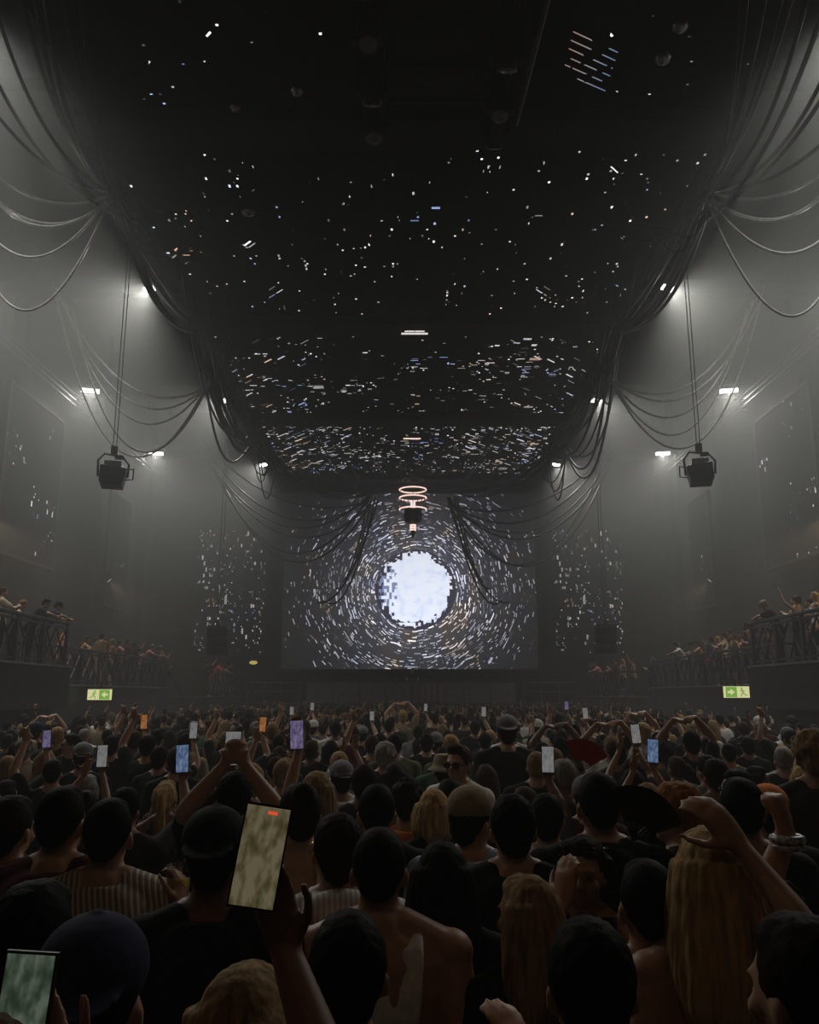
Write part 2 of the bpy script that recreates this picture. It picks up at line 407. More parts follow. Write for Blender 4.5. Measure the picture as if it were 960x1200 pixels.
struct('wall_front', Soup().box((0, YR - .1, ZR / 2), (2 * XW, .2, ZR)), WALLM, 'dark end wall opposite the stage')
k = 0
for sx in (-1, 1):
    for y in (12, 20, 28, 36, 43):
        k += 1
        struct('trim_%d' % k, Soup().box((sx * (XW - .2), y, ZR / 2), (.4, .55, ZR)), WALLM, 'flat wall pier behind the balcony')
BEAMS = [5.6, 15.2, 24.6, 33.8, 43.6]
for y in BEAMS:
    k += 1
    s = Soup().box((0, y, ZC + .05), (2 * XC + .5, .9, .7)); s.box((0, y, ZC + 1.1), (2 * XW - .2, .35, .45))
    struct('trim_%d' % k, s, MATT, 'black ceiling beam crossing between two screens')

# LED screens of the ceiling: content = sparse rows of lit pixels
def cells(t, v, sx, sy, thr, seed, wmin=.25, wmax=.8, hmin=.3, hmax=.8):
    p = t.xyz(v); x = t.m('MULTIPLY', p[0], sx); y = t.m('MULTIPLY', p[1], sy)
    val, c = t.white(t.vec(t.m('FLOOR', x), t.m('FLOOR', y), seed))
    fx = t.m('ABSOLUTE', t.m('SUBTRACT', t.m('FRACT', x), .5)); fy = t.m('ABSOLUTE', t.m('SUBTRACT', t.m('FRACT', y), .5))
    w = t.m('MULTIPLY_ADD', c[0], (wmax - wmin) / 2, wmin / 2); h = t.m('MULTIPLY_ADD', c[1], (hmax - hmin) / 2, hmin / 2)
    on = t.m('MULTIPLY', t.m('LESS_THAN', fx, w), t.m('LESS_THAN', fy, h))
    return t.m('MULTIPLY', on, t.m('GREATER_THAN', val, thr)), c

def led_mat(name, layers, base, strength, extra=None):
    m, t = newmat(name); v = t.obj(); tot = None
    for (sx, sy, thr, seed, clump, gain, *am) in layers:
        am = am[0] if am else .64; st = 1.0 if clump > 0 else .22
        mp = t.new('ShaderNodeMapping'); t.l.new(v, mp.inputs[0]); mp.inputs['Scale'].default_value = (1, st, 1)
        n = t.noise(mp.outputs[0], abs(clump), 3.0, .65)
        th = t.m('SUBTRACT', thr + am / 2, t.m('MULTIPLY', n, am))
        vv = v
        if seed > 40:
            q_ = t.xyz(v); ax = t.m('ABSOLUTE', q_[0]); vv = t.vec(t.m('ADD', ax, q_[1]), t.m('SUBTRACT', t.m('MULTIPLY', q_[1], .9), ax), 0)
            th = t.m('ADD', th, t.m('MULTIPLY', t.m('MAXIMUM', t.m('SUBTRACT', 3.6, ax), 0), .1))
        a, c = cells(t, vv, sx, sy, th, seed)
        a = t.m('MULTIPLY', a, t.m('MULTIPLY', gain, t.m('POWER', c[2], 1.6)))
        tot = a if tot is None else t.m('MAXIMUM', tot, a)
    q, cc = t.white(t.vec(t.m('FLOOR', t.m('MULTIPLY', t.xyz(v)[0], 1.3)), t.m('FLOOR', t.m('MULTIPLY', t.xyz(v)[1], 1.1)), 3.7))
    col = t.ramp(q, (0, (.3, .48, 1)), (.08, (.6, .7, 1)), (.2, (.88, .91, 1)), (.75, (1, .96, .9)), (1, (1, .62, .4)))
    if extra:   # a patch of parallel coloured stripes
        x0, x1, y0, y1 = extra; p_ = t.xyz(v); ww = t.m('SUBTRACT', p_[1], t.m('MULTIPLY', p_[0], .55))
        ins = lambda a, lo, hi: t.m('MULTIPLY', t.m('GREATER_THAN', a, lo), t.m('LESS_THAN', a, hi))
        f_ = t.m('MULTIPLY', ins(p_[0], x0, x1), ins(ww, y0 - .55 * x0, y1 - .55 * x0))
        nn = t.noise(v, 2.5, 1.0)
        f_ = t.m('MULTIPLY', t.m('MULTIPLY', f_, t.m('GREATER_THAN', nn, .47)), t.m('LESS_THAN', t.m('FRACT', t.m('MULTIPLY', ww, 5.0)), .14))
        tot = t.m('MAXIMUM', tot, t.m('MULTIPLY', f_, .13))
        gx = t.m('DIVIDE', t.m('SUBTRACT', p_[0], x0), x1 - x0)
        col = t.mix(f_, col, t.ramp(gx, (0, (1, .6, .45)), (.45, (.9, .85, .9)), (1, (.35, .6, 1))))
    e = t.new('ShaderNodeEmission'); t.l.new(col, e.inputs[0]); t.l.new(t.m('MULTIPLY', tot, strength), e.inputs[1])
    b = t.new('ShaderNodeBsdfPrincipled'); b.inputs['Base Color'].default_value = (*base, 1); b.inputs['Roughness'].default_value = .9; b.inputs['Specular IOR Level'].default_value = .05
    ad = t.new('ShaderNodeAddShader'); t.l.new(b.outputs[0], ad.inputs[0]); t.l.new(e.outputs[0], ad.inputs[1])
    o = t.new('ShaderNodeOutputMaterial'); t.l.new(ad.outputs[0], o.inputs[0]); m.cycles.emission_sampling = 'NONE'
    return m
LED_CEIL = [
    led_mat('led_overhead', [(10, 10, 1.02, 1.3, .35, .5)], (.008, .008, .008), 1.0),
    led_mat('led_points_sparse', [(17, 15, .9965, 1.3, .42, 1.0, .03), (15, 9, 1.03, 5.3, -1.6, .8, .3), (2.2, 9, 1.02, 15.3, .33, .9, .2), (1.8, 11, 1.01, 45.2, .6, .8, .3)], (.008, .008, .008), 2.8, (2.85, 3.75, 2.2, 3.5)),
    led_mat('led_points_rows', [(17, 10, .9965, 2.3, .55, 1.0, .05), (17, 7, 1.0, 7.7, -2.2, .8, .36), (4, 9, 1.03, 17.7, .4, .6, .3), (1.8, 11, 1.0, 44.2, .6, .8, .3)], (.008, .008, .008), 2.4),
    led_mat('led_dashes', [(5, 10, 1.0, 3.1, .45, .8), (13, 8, 1.0, 8.7, .6, 1.0), (2.2, 2.6, 1.13, 4.2, .35, .3), (3, 14, 1.02, 14.2, .35, .8), (1.3, 8, .94, 41.2, .5, .7, .3), (2.2, 2.2, .992, 19.3, .5, .35, .03)], (.01, .01, .01), 2.0),
    led_mat('led_dashes_dense', [(4.5, 7, .93, 4.9, .5, .8), (12, 6, .95, 9.1, .6, 1.0), (1.6, 2, 1.1, 6.2, .3, .4), (2.2, 9, 1.0, 16.2, .3, .9), (1.0, 6, .88, 43.2, .5, .7, .3), (2.0, 1.6, .985, 20.3, .5, .4, .03)], (.01, .01, .011), 1.8)]
NAMES = ['overhead above the crowd', 'nearest bay with the sparsest lit points', 'second bay with thin rows of points', 'third bay with short white dashes', 'farthest bay crowded with white dashes']
bays = [(-3.5, BEAMS[0]), (BEAMS[0], BEAMS[1]), (BEAMS[1], BEAMS[2]), (BEAMS[2], BEAMS[3]), (BEAMS[3], BEAMS[4])]
for (a, b), m, nm in zip(bays, LED_CEIL, NAMES):
    y0, y1 = a + .47, b - .47
    r = empty('ceiling_screen', 'black LED screen in the ceiling, ' + nm, 'screen', (0, (y0 + y1) / 2, ZC), 0, 'LED ceiling screens')
    L = y1 - y0
    obj('display', Soup().box((0, 0, .03), (2 * XC, L, .06)), m, r)
    f = Soup()
    for sx in (-1, 1): f.box((sx * (XC + .09), 0, .1), (.16, L, .42))
    f.box((0, 0, .22), (2 * XC, L, .2)); obj('frame', f, MATT, r)

# stage screens: rings of lit dashes around a white disc
def ring_mat(name, cx, cz, side=False):
    m, t = newmat(name); p = t.xyz(t.obj())
    x = t.m('SUBTRACT', p[0], cx); z = t.m('SUBTRACT', p[2], cz)
    jx = t.m('MULTIPLY', t.m('SUBTRACT', t.noise(t.obj(), .55), .5), .7)
    r = t.m('ADD', t.m('SQRT', t.m('ADD', t.m('MULTIPLY', x, x), t.m('MULTIPLY', z, z))), jx); th = t.m('ARCTAN2', z, x)
    tot = None
    for dr, ln, thr, seed, g in ((.12, .36, .4, 1.1, 1.1), (.17, .7, .54, 4.4, 1.3), (.3, .12, .88, 9.2, .7)):
        rr = t.m('DIVIDE', r, dr); ring = t.m('FLOOR', rr)
        nseg = t.m('MAXIMUM', t.m('FLOOR', t.m('MULTIPLY', ring, dr * 2 * PI / ln)), 3)
        off, _c = t.white(t.vec(ring, seed, 3.3))
        u = t.m('MULTIPLY_ADD', t.m('MULTIPLY_ADD', th, 1 / (2 * PI), .5), nseg, off); cell = t.m('FLOOR', u)
        val, c = t.white(t.vec(ring, cell, seed))
        n = t.noise(t.obj(), .8, 3.0, .6)
        fall = t.m('MULTIPLY', t.m('MAXIMUM', t.m('SUBTRACT', r, 3.2), 0), .125)
        thv = t.m('ADD', t.m('SUBTRACT', thr + .45, t.m('MULTIPLY', n, .9)), fall)
        fr = t.m('ABSOLUTE', t.m('SUBTRACT', t.m('FRACT', rr), .5)); fu = t.m('ABSOLUTE', t.m('SUBTRACT', t.m('FRACT', u), .5))
        a = t.m('MULTIPLY', t.m('LESS_THAN', fr, t.m('MULTIPLY_ADD', c[0], .1, .09)), t.m('LESS_THAN', fu, t.m('MULTIPLY_ADD', c[1], .36, .1)))
        a = t.m('MULTIPLY', t.m('MULTIPLY', a, t.m('GREATER_THAN', val, thv)), t.m('MULTIPLY', g, t.m('MULTIPLY_ADD', t.m('POWER', c[2], 1.5), .95, .05)))
        tot = a if tot is None else t.m('MAXIMUM', tot, a)
    tot = t.m('MULTIPLY', tot, t.m('GREATER_THAN', r, 1.85))
    att = t.m('MULTIPLY_ADD', t.m('POWER', 2.718, t.m('MULTIPLY', t.m('SUBTRACT', r, 2), -.42)), 1.5, .35)
    halo = t.m('MULTIPLY', t.m('POWER', 2.718, t.m('MULTIPLY', t.m('MAXIMUM', t.m('SUBTRACT', r, 1.8), 0), -.42)), .12)
    e = t.new('ShaderNodeEmission'); q, _ = t.white(t.vec(t.m('FLOOR', t.m('MULTIPLY', x, 1.4)), t.m('FLOOR', t.m('MULTIPLY', z, 1.4)), 8))
    t.l.new(t.ramp(q, (0, (.72, .76, 1)), (.7, (.9, .88, 1)), (1, (1, .86, .8))), e.inputs[0])
    t.l.new(t.m('ADD', t.m('MULTIPLY', tot, att), t.m('ADD', halo, .001)), e.inputs[1])
    b = t.new('ShaderNodeBsdfPrincipled'); b.inputs['Base Color'].default_value = (.012, .012, .014, 1); b.inputs['Roughness'].default_value = .9; b.inputs['Specular IOR Level'].default_value = .05
    ad = t.new('ShaderNodeAddShader'); t.l.new(b.outputs[0], ad.inputs[0]); t.l.new(e.outputs[0], ad.inputs[1])
    o = t.new('ShaderNodeOutputMaterial'); t.l.new(ad.outputs[0], o.inputs[0]); m.cycles.emission_sampling = 'NONE'
    return m
def disc_mat():
    m, t = newmat('led_white_disc'); p = t.xyz(t.obj())
    r = t.m('SQRT', t.m('ADD', t.m('MULTIPLY', p[0], p[0]), t.m('MULTIPLY', p[2], p[2])))
    sq, c = t.white(t.vec(t.m('FLOOR', t.m('MULTIPLY', p[0], 7)), t.m('FLOOR', t.m('MULTIPLY', p[2], 5.5)), 2.2))
    n = t.noise(t.obj(), 1.7, 4.0, .7)
    mixn = t.m('ADD', t.m('MULTIPLY', sq, .55), t.m('MULTIPLY', n, .75))
    left = t.m('MULTIPLY', t.m('MAXIMUM', t.m('SUBTRACT', t.m('MULTIPLY', p[0], -1), .55), 0), .5)
    hole = t.m('LESS_THAN', mixn, t.m('ADD', left, .2))
    gap = t.m('LESS_THAN', mixn, t.m('MULTIPLY', t.m('SUBTRACT', r, 1.45), 1.35))
    e = t.new('ShaderNodeEmission')
    shade = t.ramp(n, (.3, (.6, .7, .97)), (.5, (.82, .88, 1)), (.8, (.88, .91, 1)))
    t.l.new(t.mix(gap, t.mix(hole, shade, (.2, .25, .42)), (.035, .033, .05)), e.inputs[0]); e.inputs[1].default_value = 1.3
    o = t.new('ShaderNodeOutputMaterial'); t.l.new(e.outputs[0], o.inputs[0]); m.cycles.emission_sampling = 'FRONT'
    return m
DX, DZ = at(487, 690, YB - .4)[0], at(487, 690, YB - .4)[2]
r = empty('stage_screen', 'tall LED screen behind the stage with a glowing white disc in rings of dashes', 'screen', (0, YB - .2, 3.55))
zt = 13.2
obj('display', Soup().box((0, 0, (zt - 3.55) / 2), (13.8, .1, zt - 3.55)), ring_mat('led_rings', DX, DZ - 3.55), r)
d = Soup(); d.add([(2.2 * math.cos(a), -.056, 2.2 * math.sin(a)) for a in [2 * PI * i / 64 for i in range(64)]], [tuple(range(64))])
o = obj('lit_disc', d, disc_mat(), r); o.location = (DX, 0, DZ - 3.55); o['label'] = 'glowing white disc at the middle of the screen'
f = Soup()
for sx in (-1, 1): f.box((sx * 7.0, .02, (zt - 3.55) / 2), (.2, .2, zt - 3.35))
f.box((0, .02, -.08), (14.2, .2, .16)); f.box((0, .02, zt - 3.55 + .08), (14.2, .2, .16)); obj('frame', f, BLACK, r)

def side_led(name, n, thr, gain, st):
    return led_mat(name, [(9, 3, thr + .1, n, .5, gain), (13, 8, thr + .12, n + 3, .7, gain), (6, 1.2, thr + .22, n + 5, .5, gain)], (.013, .013, .014), st)
def panel_screen(loc, w, h, ang, m, label):
    r = empty('wall_screen', label, 'screen', loc, ang, 'LED wall screens')
    o = link('display', Soup().box((0, 0, 0), (w, h, .08)).mesh('display'), m, r); o.rotation_euler = (PI / 2, 0, 0)
    f = Soup()
    for sx in (-1, 1): f.box((sx * (w / 2 + .05), .03, 0), (.1, .16, h + .2))
    for sz in (-1, 1): f.box((0, .03, sz * (h / 2 + .05)), (w, .16, .1))
    obj('frame', f, MATT, r); return r
SL = side_led('led_side', 11.3, .8, .7, .75)
for sx, nm in ((-1, 'left'), (1, 'right')):
    panel_screen((sx * 9.75, YB - .2, 7.75), 3.7, 6.8, 0, SL, 'dim LED screen with vertical dashes on the end wall, just %s of the disc screen' % nm)
    panel_screen((sx * (XW - .48), 29.2, 9.6), 4.4, 5.6, sx * -PI / 2, side_led('led_far_' + nm, 21.3 + sx, .9, .9, 1.0), 'LED screen on the %s side wall with scattered reddish dashes above the balcony' % nm)
    panel_screen((sx * (XW - .48), 38.5, 8.6), 2.6, 5.0, sx * -PI / 2, side_led('led_end_' + nm, 27.3 + sx, .94, .8, .8), 'narrow LED screen on the %s side wall near the stage' % nm)

# ------------------------------------------------------------------ lamps
SPOTCOL = (1.0, .98, .91)
def flood(x, y, z, aim, power, label, group, on=True, size=.5, cone=96, col=SPOTCOL, lens=9.0):
    r = empty('ceiling_flood_light', label, 'lamp', (x, y, z), 0, group)
    d = (Vector(aim) - Vector((x, y, z))).normalized(); Rm = d.to_track_quat('-Z', 'Y').to_matrix()
    h = Soup().box(Rm @ Vector((0, 0, .16)), (size * 1.05, .3, .26), Rm, taper=1.0)
    for q in (-.3, -.1, .1, .3): h.box(Rm @ Vector((size * q * 1.4, 0, .33)), (.04, .26, .1), Rm)
    obj('housing', h, BLACK, r)
    obj('lens', Soup().box(Rm @ Vector((0, 0, .02)), (size, .17, .03), Rm), glow('lamp_lens_%d' % (lens * 100), (1, .98, .92), lens), r)
    y_ = Soup()
    for sx in (-1, 1): y_.tube([Rm @ Vector((sx * size * .56, 0, .14)), Vector((sx * size * .56, 0, .34)), Vector((0, 0, .5))], .022, 6)
    y_.cyl((0, 0, .48), (0, 0, .75), .03, seg=8); obj('yoke', y_, BLACK, r)
    if on:
        l = bpy.data.lights.new('flood_beam', 'SPOT'); l.energy = power; l.spot_size = math.radians(cone); l.spot_blend = .75; l.shadow_soft_size = .12; l.color = col
        lo = bpy.data.objects.new('flood_beam', l); C.objects.link(lo); lo.parent = r; lo.location = d * .03; lo.rotation_euler = d.to_track_quat('-Z', 'Y').to_euler()
    return r
ROWA = [13.2, 24.0, 34.2, 44.4]; ORD = ['first', 'second', 'third', 'fourth']
LAMP_W = 1650
for sx, nm in ((-1, 'left'), (1, 'right')):
    for i, y in enumerate(ROWA):
        yy = min(y, YB - 1.6)
        flood(sx * 7.9, yy, 14.3, (sx * (10.8 if i else 7.3), yy - (5.5 if i else 1.2), 7.4 if i else 3), LAMP_W * (.88, 1.15, .9, .8)[i], 'small bright flood lamp beside the %s edge of the ceiling, %s from the camera' % (nm, ORD[i]), 'flood lamps along the ceiling edge', cone=100 if i else 102)
    for i, y in enumerate([13.5, 23.2, 32.8, 42.0]):
        flood(sx * 12.95, y, 14.25, (sx * 11.6, y - 5.5, 7.6), LAMP_W * (.5, .85, .8, .65)[i], 'bright bar lamp high on the %s side wall, %s from the camera' % (nm, ORD[i]), 'bar lamps along the side walls', size=.7, cone=100)
    for j, z in enumerate((13.5, 13.72, 13.94)):
        p = Soup().cyl((sx * 13.36, 10.4, z), (sx * 13.36, YB - .4, z), .028, seg=8)
        for y in (16, 24.5, 33, 41): p.box((sx * 13.45, y, z), (.5, .06, .05))
        tag(obj('conduit_pipe', p, mat('painted_pipe', (.05, .05, .05), .6)), '%s steel pipe running along the %s side wall by the bar lamps' % (('lowest', 'middle', 'topmost')[j], nm), 'pipe', 'pipes along the walls')

for i, (x, y, az) in enumerate(((-4.5, -5.5, 3.0), (4.5, -5.5, 3.0), (-5.5, 2.0, 8.5), (5.5, 2.0, 8.5))):
    flood(x, y, 14.2, (x * .35, az, 1.2), (110, 110, 150, 150)[i], 'warm lamp over the crowd behind the camera, %s' % ('rear left', 'rear right', 'front left', 'front right')[i], 'warm lamps over the crowd', cone=72, col=(1, .66, .4))
for sx, nm in ((-1, 'left'), (1, 'right')):  # added fill lamps that brighten the people on the balconies
    for i, (y, z, ty, tz) in enumerate(((16.5, 8.0, 17.5, 3.5), (25.5, 7.6, 26.5, 3.2), (36.5, 7.0, 38, 3))):
        flood(sx * 12.9, y, z, (sx * 9.3, ty, tz), (240, 420, 260)[i], 'added warm fill lamp above the %s balcony, %s from the camera' % (nm, ORD[i]), 'added warm fill lamps above the balconies', size=.13, cone=75, col=(1, .68, .45), lens=0.35)
# beams that carry the outer lamps already cross the hall; hangers for lamps
# ------------------------------------------------------------------ haze and ambience
w = bpy.data.worlds.new('hall_air'); bpy.context.scene.world = w; w.use_nodes = True; w.node_tree.nodes.clear()
t = NT(w)
bg = t.new('ShaderNodeBackground'); bg.inputs[0].default_value = (0, 0, 0, 1); bg.inputs[1].default_value = 0
vs = t.new('ShaderNodeVolumeScatter'); vs.inputs['Color'].default_value = (.93, .95, .93, 1); vs.inputs['Density'].default_value = .0165; vs.inputs['Anisotropy'].default_value = .15
gm = t.new('ShaderNodeNewGeometry'); mr = t.new('ShaderNodeMapRange', interpolation_type='SMOOTHSTEP')
t.l.new(t.xyz(gm.outputs['Position'])[2], mr.inputs[0])
for k_, v_ in zip((1, 2, 3, 4), (2.5, 14.5, .0055, .024)): mr.inputs[k_].default_value = v_   # smoke gathers under the roof
t.l.new(mr.outputs[0], vs.inputs['Density']); w.cycles.homogeneous_volume = False; w.cycles.volume_step_size = 5.0
o = t.new('ShaderNodeOutputWorld'); t.l.new(bg.outputs[0], o.inputs['Surface']); t.l.new(vs.outputs[0], o.inputs['Volume'])
# ------------------------------------------------------------------ stage
r = empty('stage_platform', 'wide black stage platform at the end of the dance floor', 'stage', (0, 0, 0))
obj('deck', Soup().box((0, 44.2, 1.75), (16.8, 4.2, .1)), MATT, r, bevel=.01)
f = Soup()
for i in range(8): f.box((-7.35 + i * 2.1, 42.15, .85), (2.07, .06, 1.7))
obj('front_panel', f, mat('stage_skirt', (.12, .12, .13), .7, scale=5), r)
r = empty('dj_booth', 'long dark DJ booth across the stage under the glowing disc', 'DJ booth', (.1, 43.2, 1.8))
b = Soup()
for i in range(8): b.box((-4.55 + i * 1.3, 0, .5), (1.26, .08, 1.0))
obj('front_panel', b, mat('booth_panel', (.16, .16, .175), .6, scale=6), r, bevel=.01)
obj('table_top', Soup().box((0, .45, 1.04), (10.6, 1.0, .07)), BLACK, r, bevel=.01)
b = Soup()
for i in range(9): b.box((-5.2 + i * 1.3, .45, .5), (.07, .8, 1.0))
obj('leg', b, BLACK, r)
s = Soup()
for i in range(4): s.box((.55 + i * .3, -.06, .46), (.13, .03, .85))
obj('banner', s, mat('faded_red_cloth', (.42, .2, .2), .8), r)['label'] = 'pale red upright stripes on the booth front'
rail = Soup()
for sx in (-1, 1):
    for z in (.55, 1.0): rail.cyl((sx * 5.6, .1, z), (sx * 8.2, .1, z), .03, seg=8)
    for i in range(4): rail.cyl((sx * (5.6 + i * .86), .1, 0), (sx * (5.6 + i * .86), .1, 1.0), .03, seg=8)
obj('side_rail', rail, STEEL, r)
for i, (x, nm) in enumerate(((-.75, 'left of the DJ'), (0, 'straight in front of the DJ'), (.75, 'right of the DJ'))):
    m_ = empty('dj_player', 'black DJ deck on the booth table, ' + nm, 'DJ deck', (.1 + x, 43.6, 2.88), 0, 'DJ decks')
    obj('body', Soup().box((0, 0, .05), (.36 if i != 1 else .42, .42, .1), taper=1.0), BLACK, m_, bevel=.01)
    if i != 1: obj('jog_wheel', Soup().cyl((0, -.04, .1), (0, -.04, .125), .1, seg=24), STEEL, m_); obj('screen', Soup().box((0, .14, .11), (.2, .09, .02)), glow('deck_screen', (.6, .7, 1), .6), m_)
    else:
        k_ = Soup()
        for a in range(4):
            for q in range(4): k_.cyl((-.12 + a * .08, -.12 + q * .08, .1), (-.12 + a * .08, -.12 + q * .08, .125), .015, seg=8)
        obj('knob', k_, STEEL, m_)
# ------------------------------------------------------------------ chandelier of lit rings
RING = glow('ring_tube', (1, .68, .57), 1.7); CORE = glow('lamp_core', (1, .8, .74), 1.5)
cz = lambda py: at(483, py, 40)[2]
x0 = at(484, 580, 40)[0]; z1, z2, z3, z4 = cz(574), cz(583.5), cz(597), cz(619)
r = empty('ring_chandelier', 'hanging chandelier of pinkish lit rings above the glowing disc', 'chandelier', (x0, 40, z4 - .6))
L = lambda z: z - (z4 - .6)
for z in (z1, z2, z3):
    obj('light_ring', Soup().torus((0, 0, L(z)), .64, .035), RING, r, True)
g = Soup()
for i in range(16):
    a = 2 * PI * i / 16; g.cyl((.6 * math.cos(a), .6 * math.sin(a), L(z3)), (.6 * math.cos(a), .6 * math.sin(a), L(z2)), .014, seg=6)
    if i % 4 == 0: g.cyl((.6 * math.cos(a), .6 * math.sin(a), L(z2)), (.6 * math.cos(a), .6 * math.sin(a), ZC - (z4 - .6)), .012, seg=6)
g.cyl((0, 0, L(z3) - .1), (0, 0, L(z3) - .05), .62, seg=32)
obj('cage', g, STEEL, r)
obj('lamp_core', Soup().cyl((0, 0, L(z3) + .1), (0, 0, L(z3) + .42), .12, seg=20), CORE, r)
obj('drum', Soup().tube([(0, 0, L(z3) - .1), (0, 0, L(z3) - .25), (0, 0, L(z3) - .6), (0, 0, L(z3) - .75)], [.4, .46, .38, .1], 28), BLACK, r, True)
g = Soup()
for k in range(3): g.cyl((0, 0, L(z4) - .12 + k * .11), (0, 0, L(z4) - .05 + k * .11), .15, seg=24)
obj('lower_lamp', g, RING, r)
obj('spike', Soup().tube([(0, 0, L(z3) - .7), (0, 0, L(z4) + .2), (0, 0, L(z4) - .2), (0, 0, L(z4) - .5)], [.05, .04, .12, .01], 14), BLACK, r)
g = Soup()
for i in range(14):
    a = 2 * PI * i / 14; g.cyl((.5 * math.cos(a), .5 * math.sin(a), L(z1) + .5), (.62 * math.cos(a), .62 * math.sin(a), L(z1) + 1.2), .02, seg=6)
g.torus((0, 0, L(z1) + 1.2), .62, .03); g.torus((0, 0, L(z1) + .5), .5, .03); obj('crown', g, STEEL, r)
for (px, py, D, rad, lb) in ((486, 391, 24.0, .4, 'pair of white light bars under the middle of the ceiling'), (483, 514, 36.0, .38, 'thin warm light bar under the farthest ceiling bay')):
    p = at(px, py, D); q = empty('ceiling_bar_light', lb, 'lamp', p)
    bar = Soup().cyl((-rad, 0, 0), (rad, 0, 0), .03, seg=8); gl = glow('bar_white', (1, .93, .88), 1.0) if D < 30 else RING
    obj('light_bar', bar, gl, q, True)
    if D < 30: obj('light_bar', Soup().cyl((-rad * .75, .1, .12), (rad * .75, .1, .12), .022, seg=8), gl, q, True)
    g = Soup()
    for i in range(3): g.cyl(((i - 1) * rad * .9, 0, 0), ((i - 1) * .05, 0, ZC - p[2]), .01, seg=6)
    obj('hanger', g, BLACK, q)
# mirror balls under the ceiling
MIR = mat('mirror_facets', (.5, .47, .44), .12, 1.0, vary=.5, scale=30, bump=.5)
for i, (px, py, D, rd, lb) in enumerate(((348, 105, 14.0, .13, 'brightest mirror ball, hanging upper left of the middle'), (435, 200, 17.5, .16, 'mirror ball hanging just below the dark rig'), (291, 245, 18.5, .19, 'brownish mirror ball below the tangled left cables'), (797, 28, 12.6, .16, 'upper mirror ball near the right ceiling edge'), (777, 66, 13.2, .16, 'lower mirror ball near the right ceiling edge'), (302, 26, 12.8, .13, 'mirror ball at the top of the picture, left of the rig'), (276, 125, 14.6, .13, 'dim mirror ball left of the brightest one'))):
    p = at(px, py, D); q = empty('mirror_ball', lb, 'mirror ball', p, 0, 'mirror balls under the ceiling')
    obj('ball', Soup().ell((0, 0, 0), (rd, rd, rd), None, 20, 12), MIR, q)
    obj('hanger', Soup().cyl((0, 0, rd * .95), (0, 0, ZC - p[2] - .01), .008, seg=6), BLACK, q)
# ------------------------------------------------------------------ rig hanging in the top middle
r = empty('lighting_rig', 'large black lighting rig hanging in the middle of the ceiling', 'lighting rig', (0, 0, 0))
tr = Soup()
for x in (-.55, 1.35):
    for dx, dz in ((-.15, 0), (.15, 0), (-.15, .3), (.15, .3)): tr.cyl((x + dx, 8.2, 11.5 + dz), (x + dx, 12.0, 11.5 + dz), .028, seg=8)
    for i in range(10):
        y = 8.2 + i * .38
        for a, b in (((-.15, 0), (.15, .3)), ((.15, 0), (-.15, .3))): tr.cyl((x + a[0], y, 11.5 + a[1]), (x + b[0], y + .38, 11.5 + b[1]), .014, seg=6)
for y in (8.2, 12.0):
    for dz in (0, .3): tr.cyl((-.7, y, 11.5 + dz), (1.5, y, 11.5 + dz), .028, seg=8)
obj('truss', tr, BLACK, r)
b = Soup(); b.box((.4, 10.1, 11.75), (1.5, 3.5, .5))
for i in range(4): b.box((.4, 8.9 + i * .8, 11.45), (1.3, .5, .2))
obj('drape_box', b, MATT, r, bevel=.03)
h = Soup()
for x in (-.55, 1.35):
    for y in (8.6, 11.7): h.cyl((x, y, 11.8), (x, y, ZC), .02, seg=6)
obj('hanger', h, BLACK, r)
o = obj('tube', Soup().cyl((1.92, 8.3, 11.3), (1.68, 11.9, 11.0), .035, seg=12), STEEL, r); o['label'] = 'grey steel tube along the side of the rig'
def moving_head(x, y, ztop, label, tilt, s=1.0):
    q = empty('hanging_moving_light', label, 'stage light', (x, y, ztop), 0, 'moving head lights on the rig')
    obj('base', Soup().box((0, 0, -.1 * s), (.36 * s, .36 * s, .18 * s)), BLACK, q, bevel=.02)
    yk = Soup()
    for sx in (-1, 1): yk.box((sx * .2 * s, 0, -.42 * s), (.06 * s, .14 * s, .5 * s))
    yk.box((0, 0, -.21 * s), (.46 * s, .16 * s, .06 * s)); obj('yoke', yk, BLACK, q, bevel=.01)
    Rm = Matrix.Rotation(tilt, 3, 'X')
    c = Vector((0, 0, -.52 * s)); hd_ = obj('head', Soup().tube([c + Rm @ Vector((0, 0, z * s)) for z in (.22, .18, 0, -.2, -.27)], [.1 * s, .15 * s, .155 * s, .14 * s, .15 * s], 20), BLACK, q, True)
    obj('lens', Soup().ell(c + Rm @ Vector((0, 0, -.27 * s)), (.12 * s, .12 * s, .03 * s), Rm), mat('glass_lens', (.25, .24, .25), .08, spec=1.0), hd_, True)
for i, (x, y, t_) in enumerate(((-.55, 8.9, .3), (-.55, 9.9, -.4), (-.55, 10.9, .5), (-.55, 11.8, -.2), (1.35, 9.0, -.4), (1.35, 10.2, .35), (1.35, 11.3, -.25), (1.35, 11.9, .6))):
    moving_head(x, y, 11.44, 'black moving head light, %s on the %s truss of the rig' % (('outermost', 'second', 'third', 'innermost')[i % 4], 'left' if i < 4 else 'right'), t_)
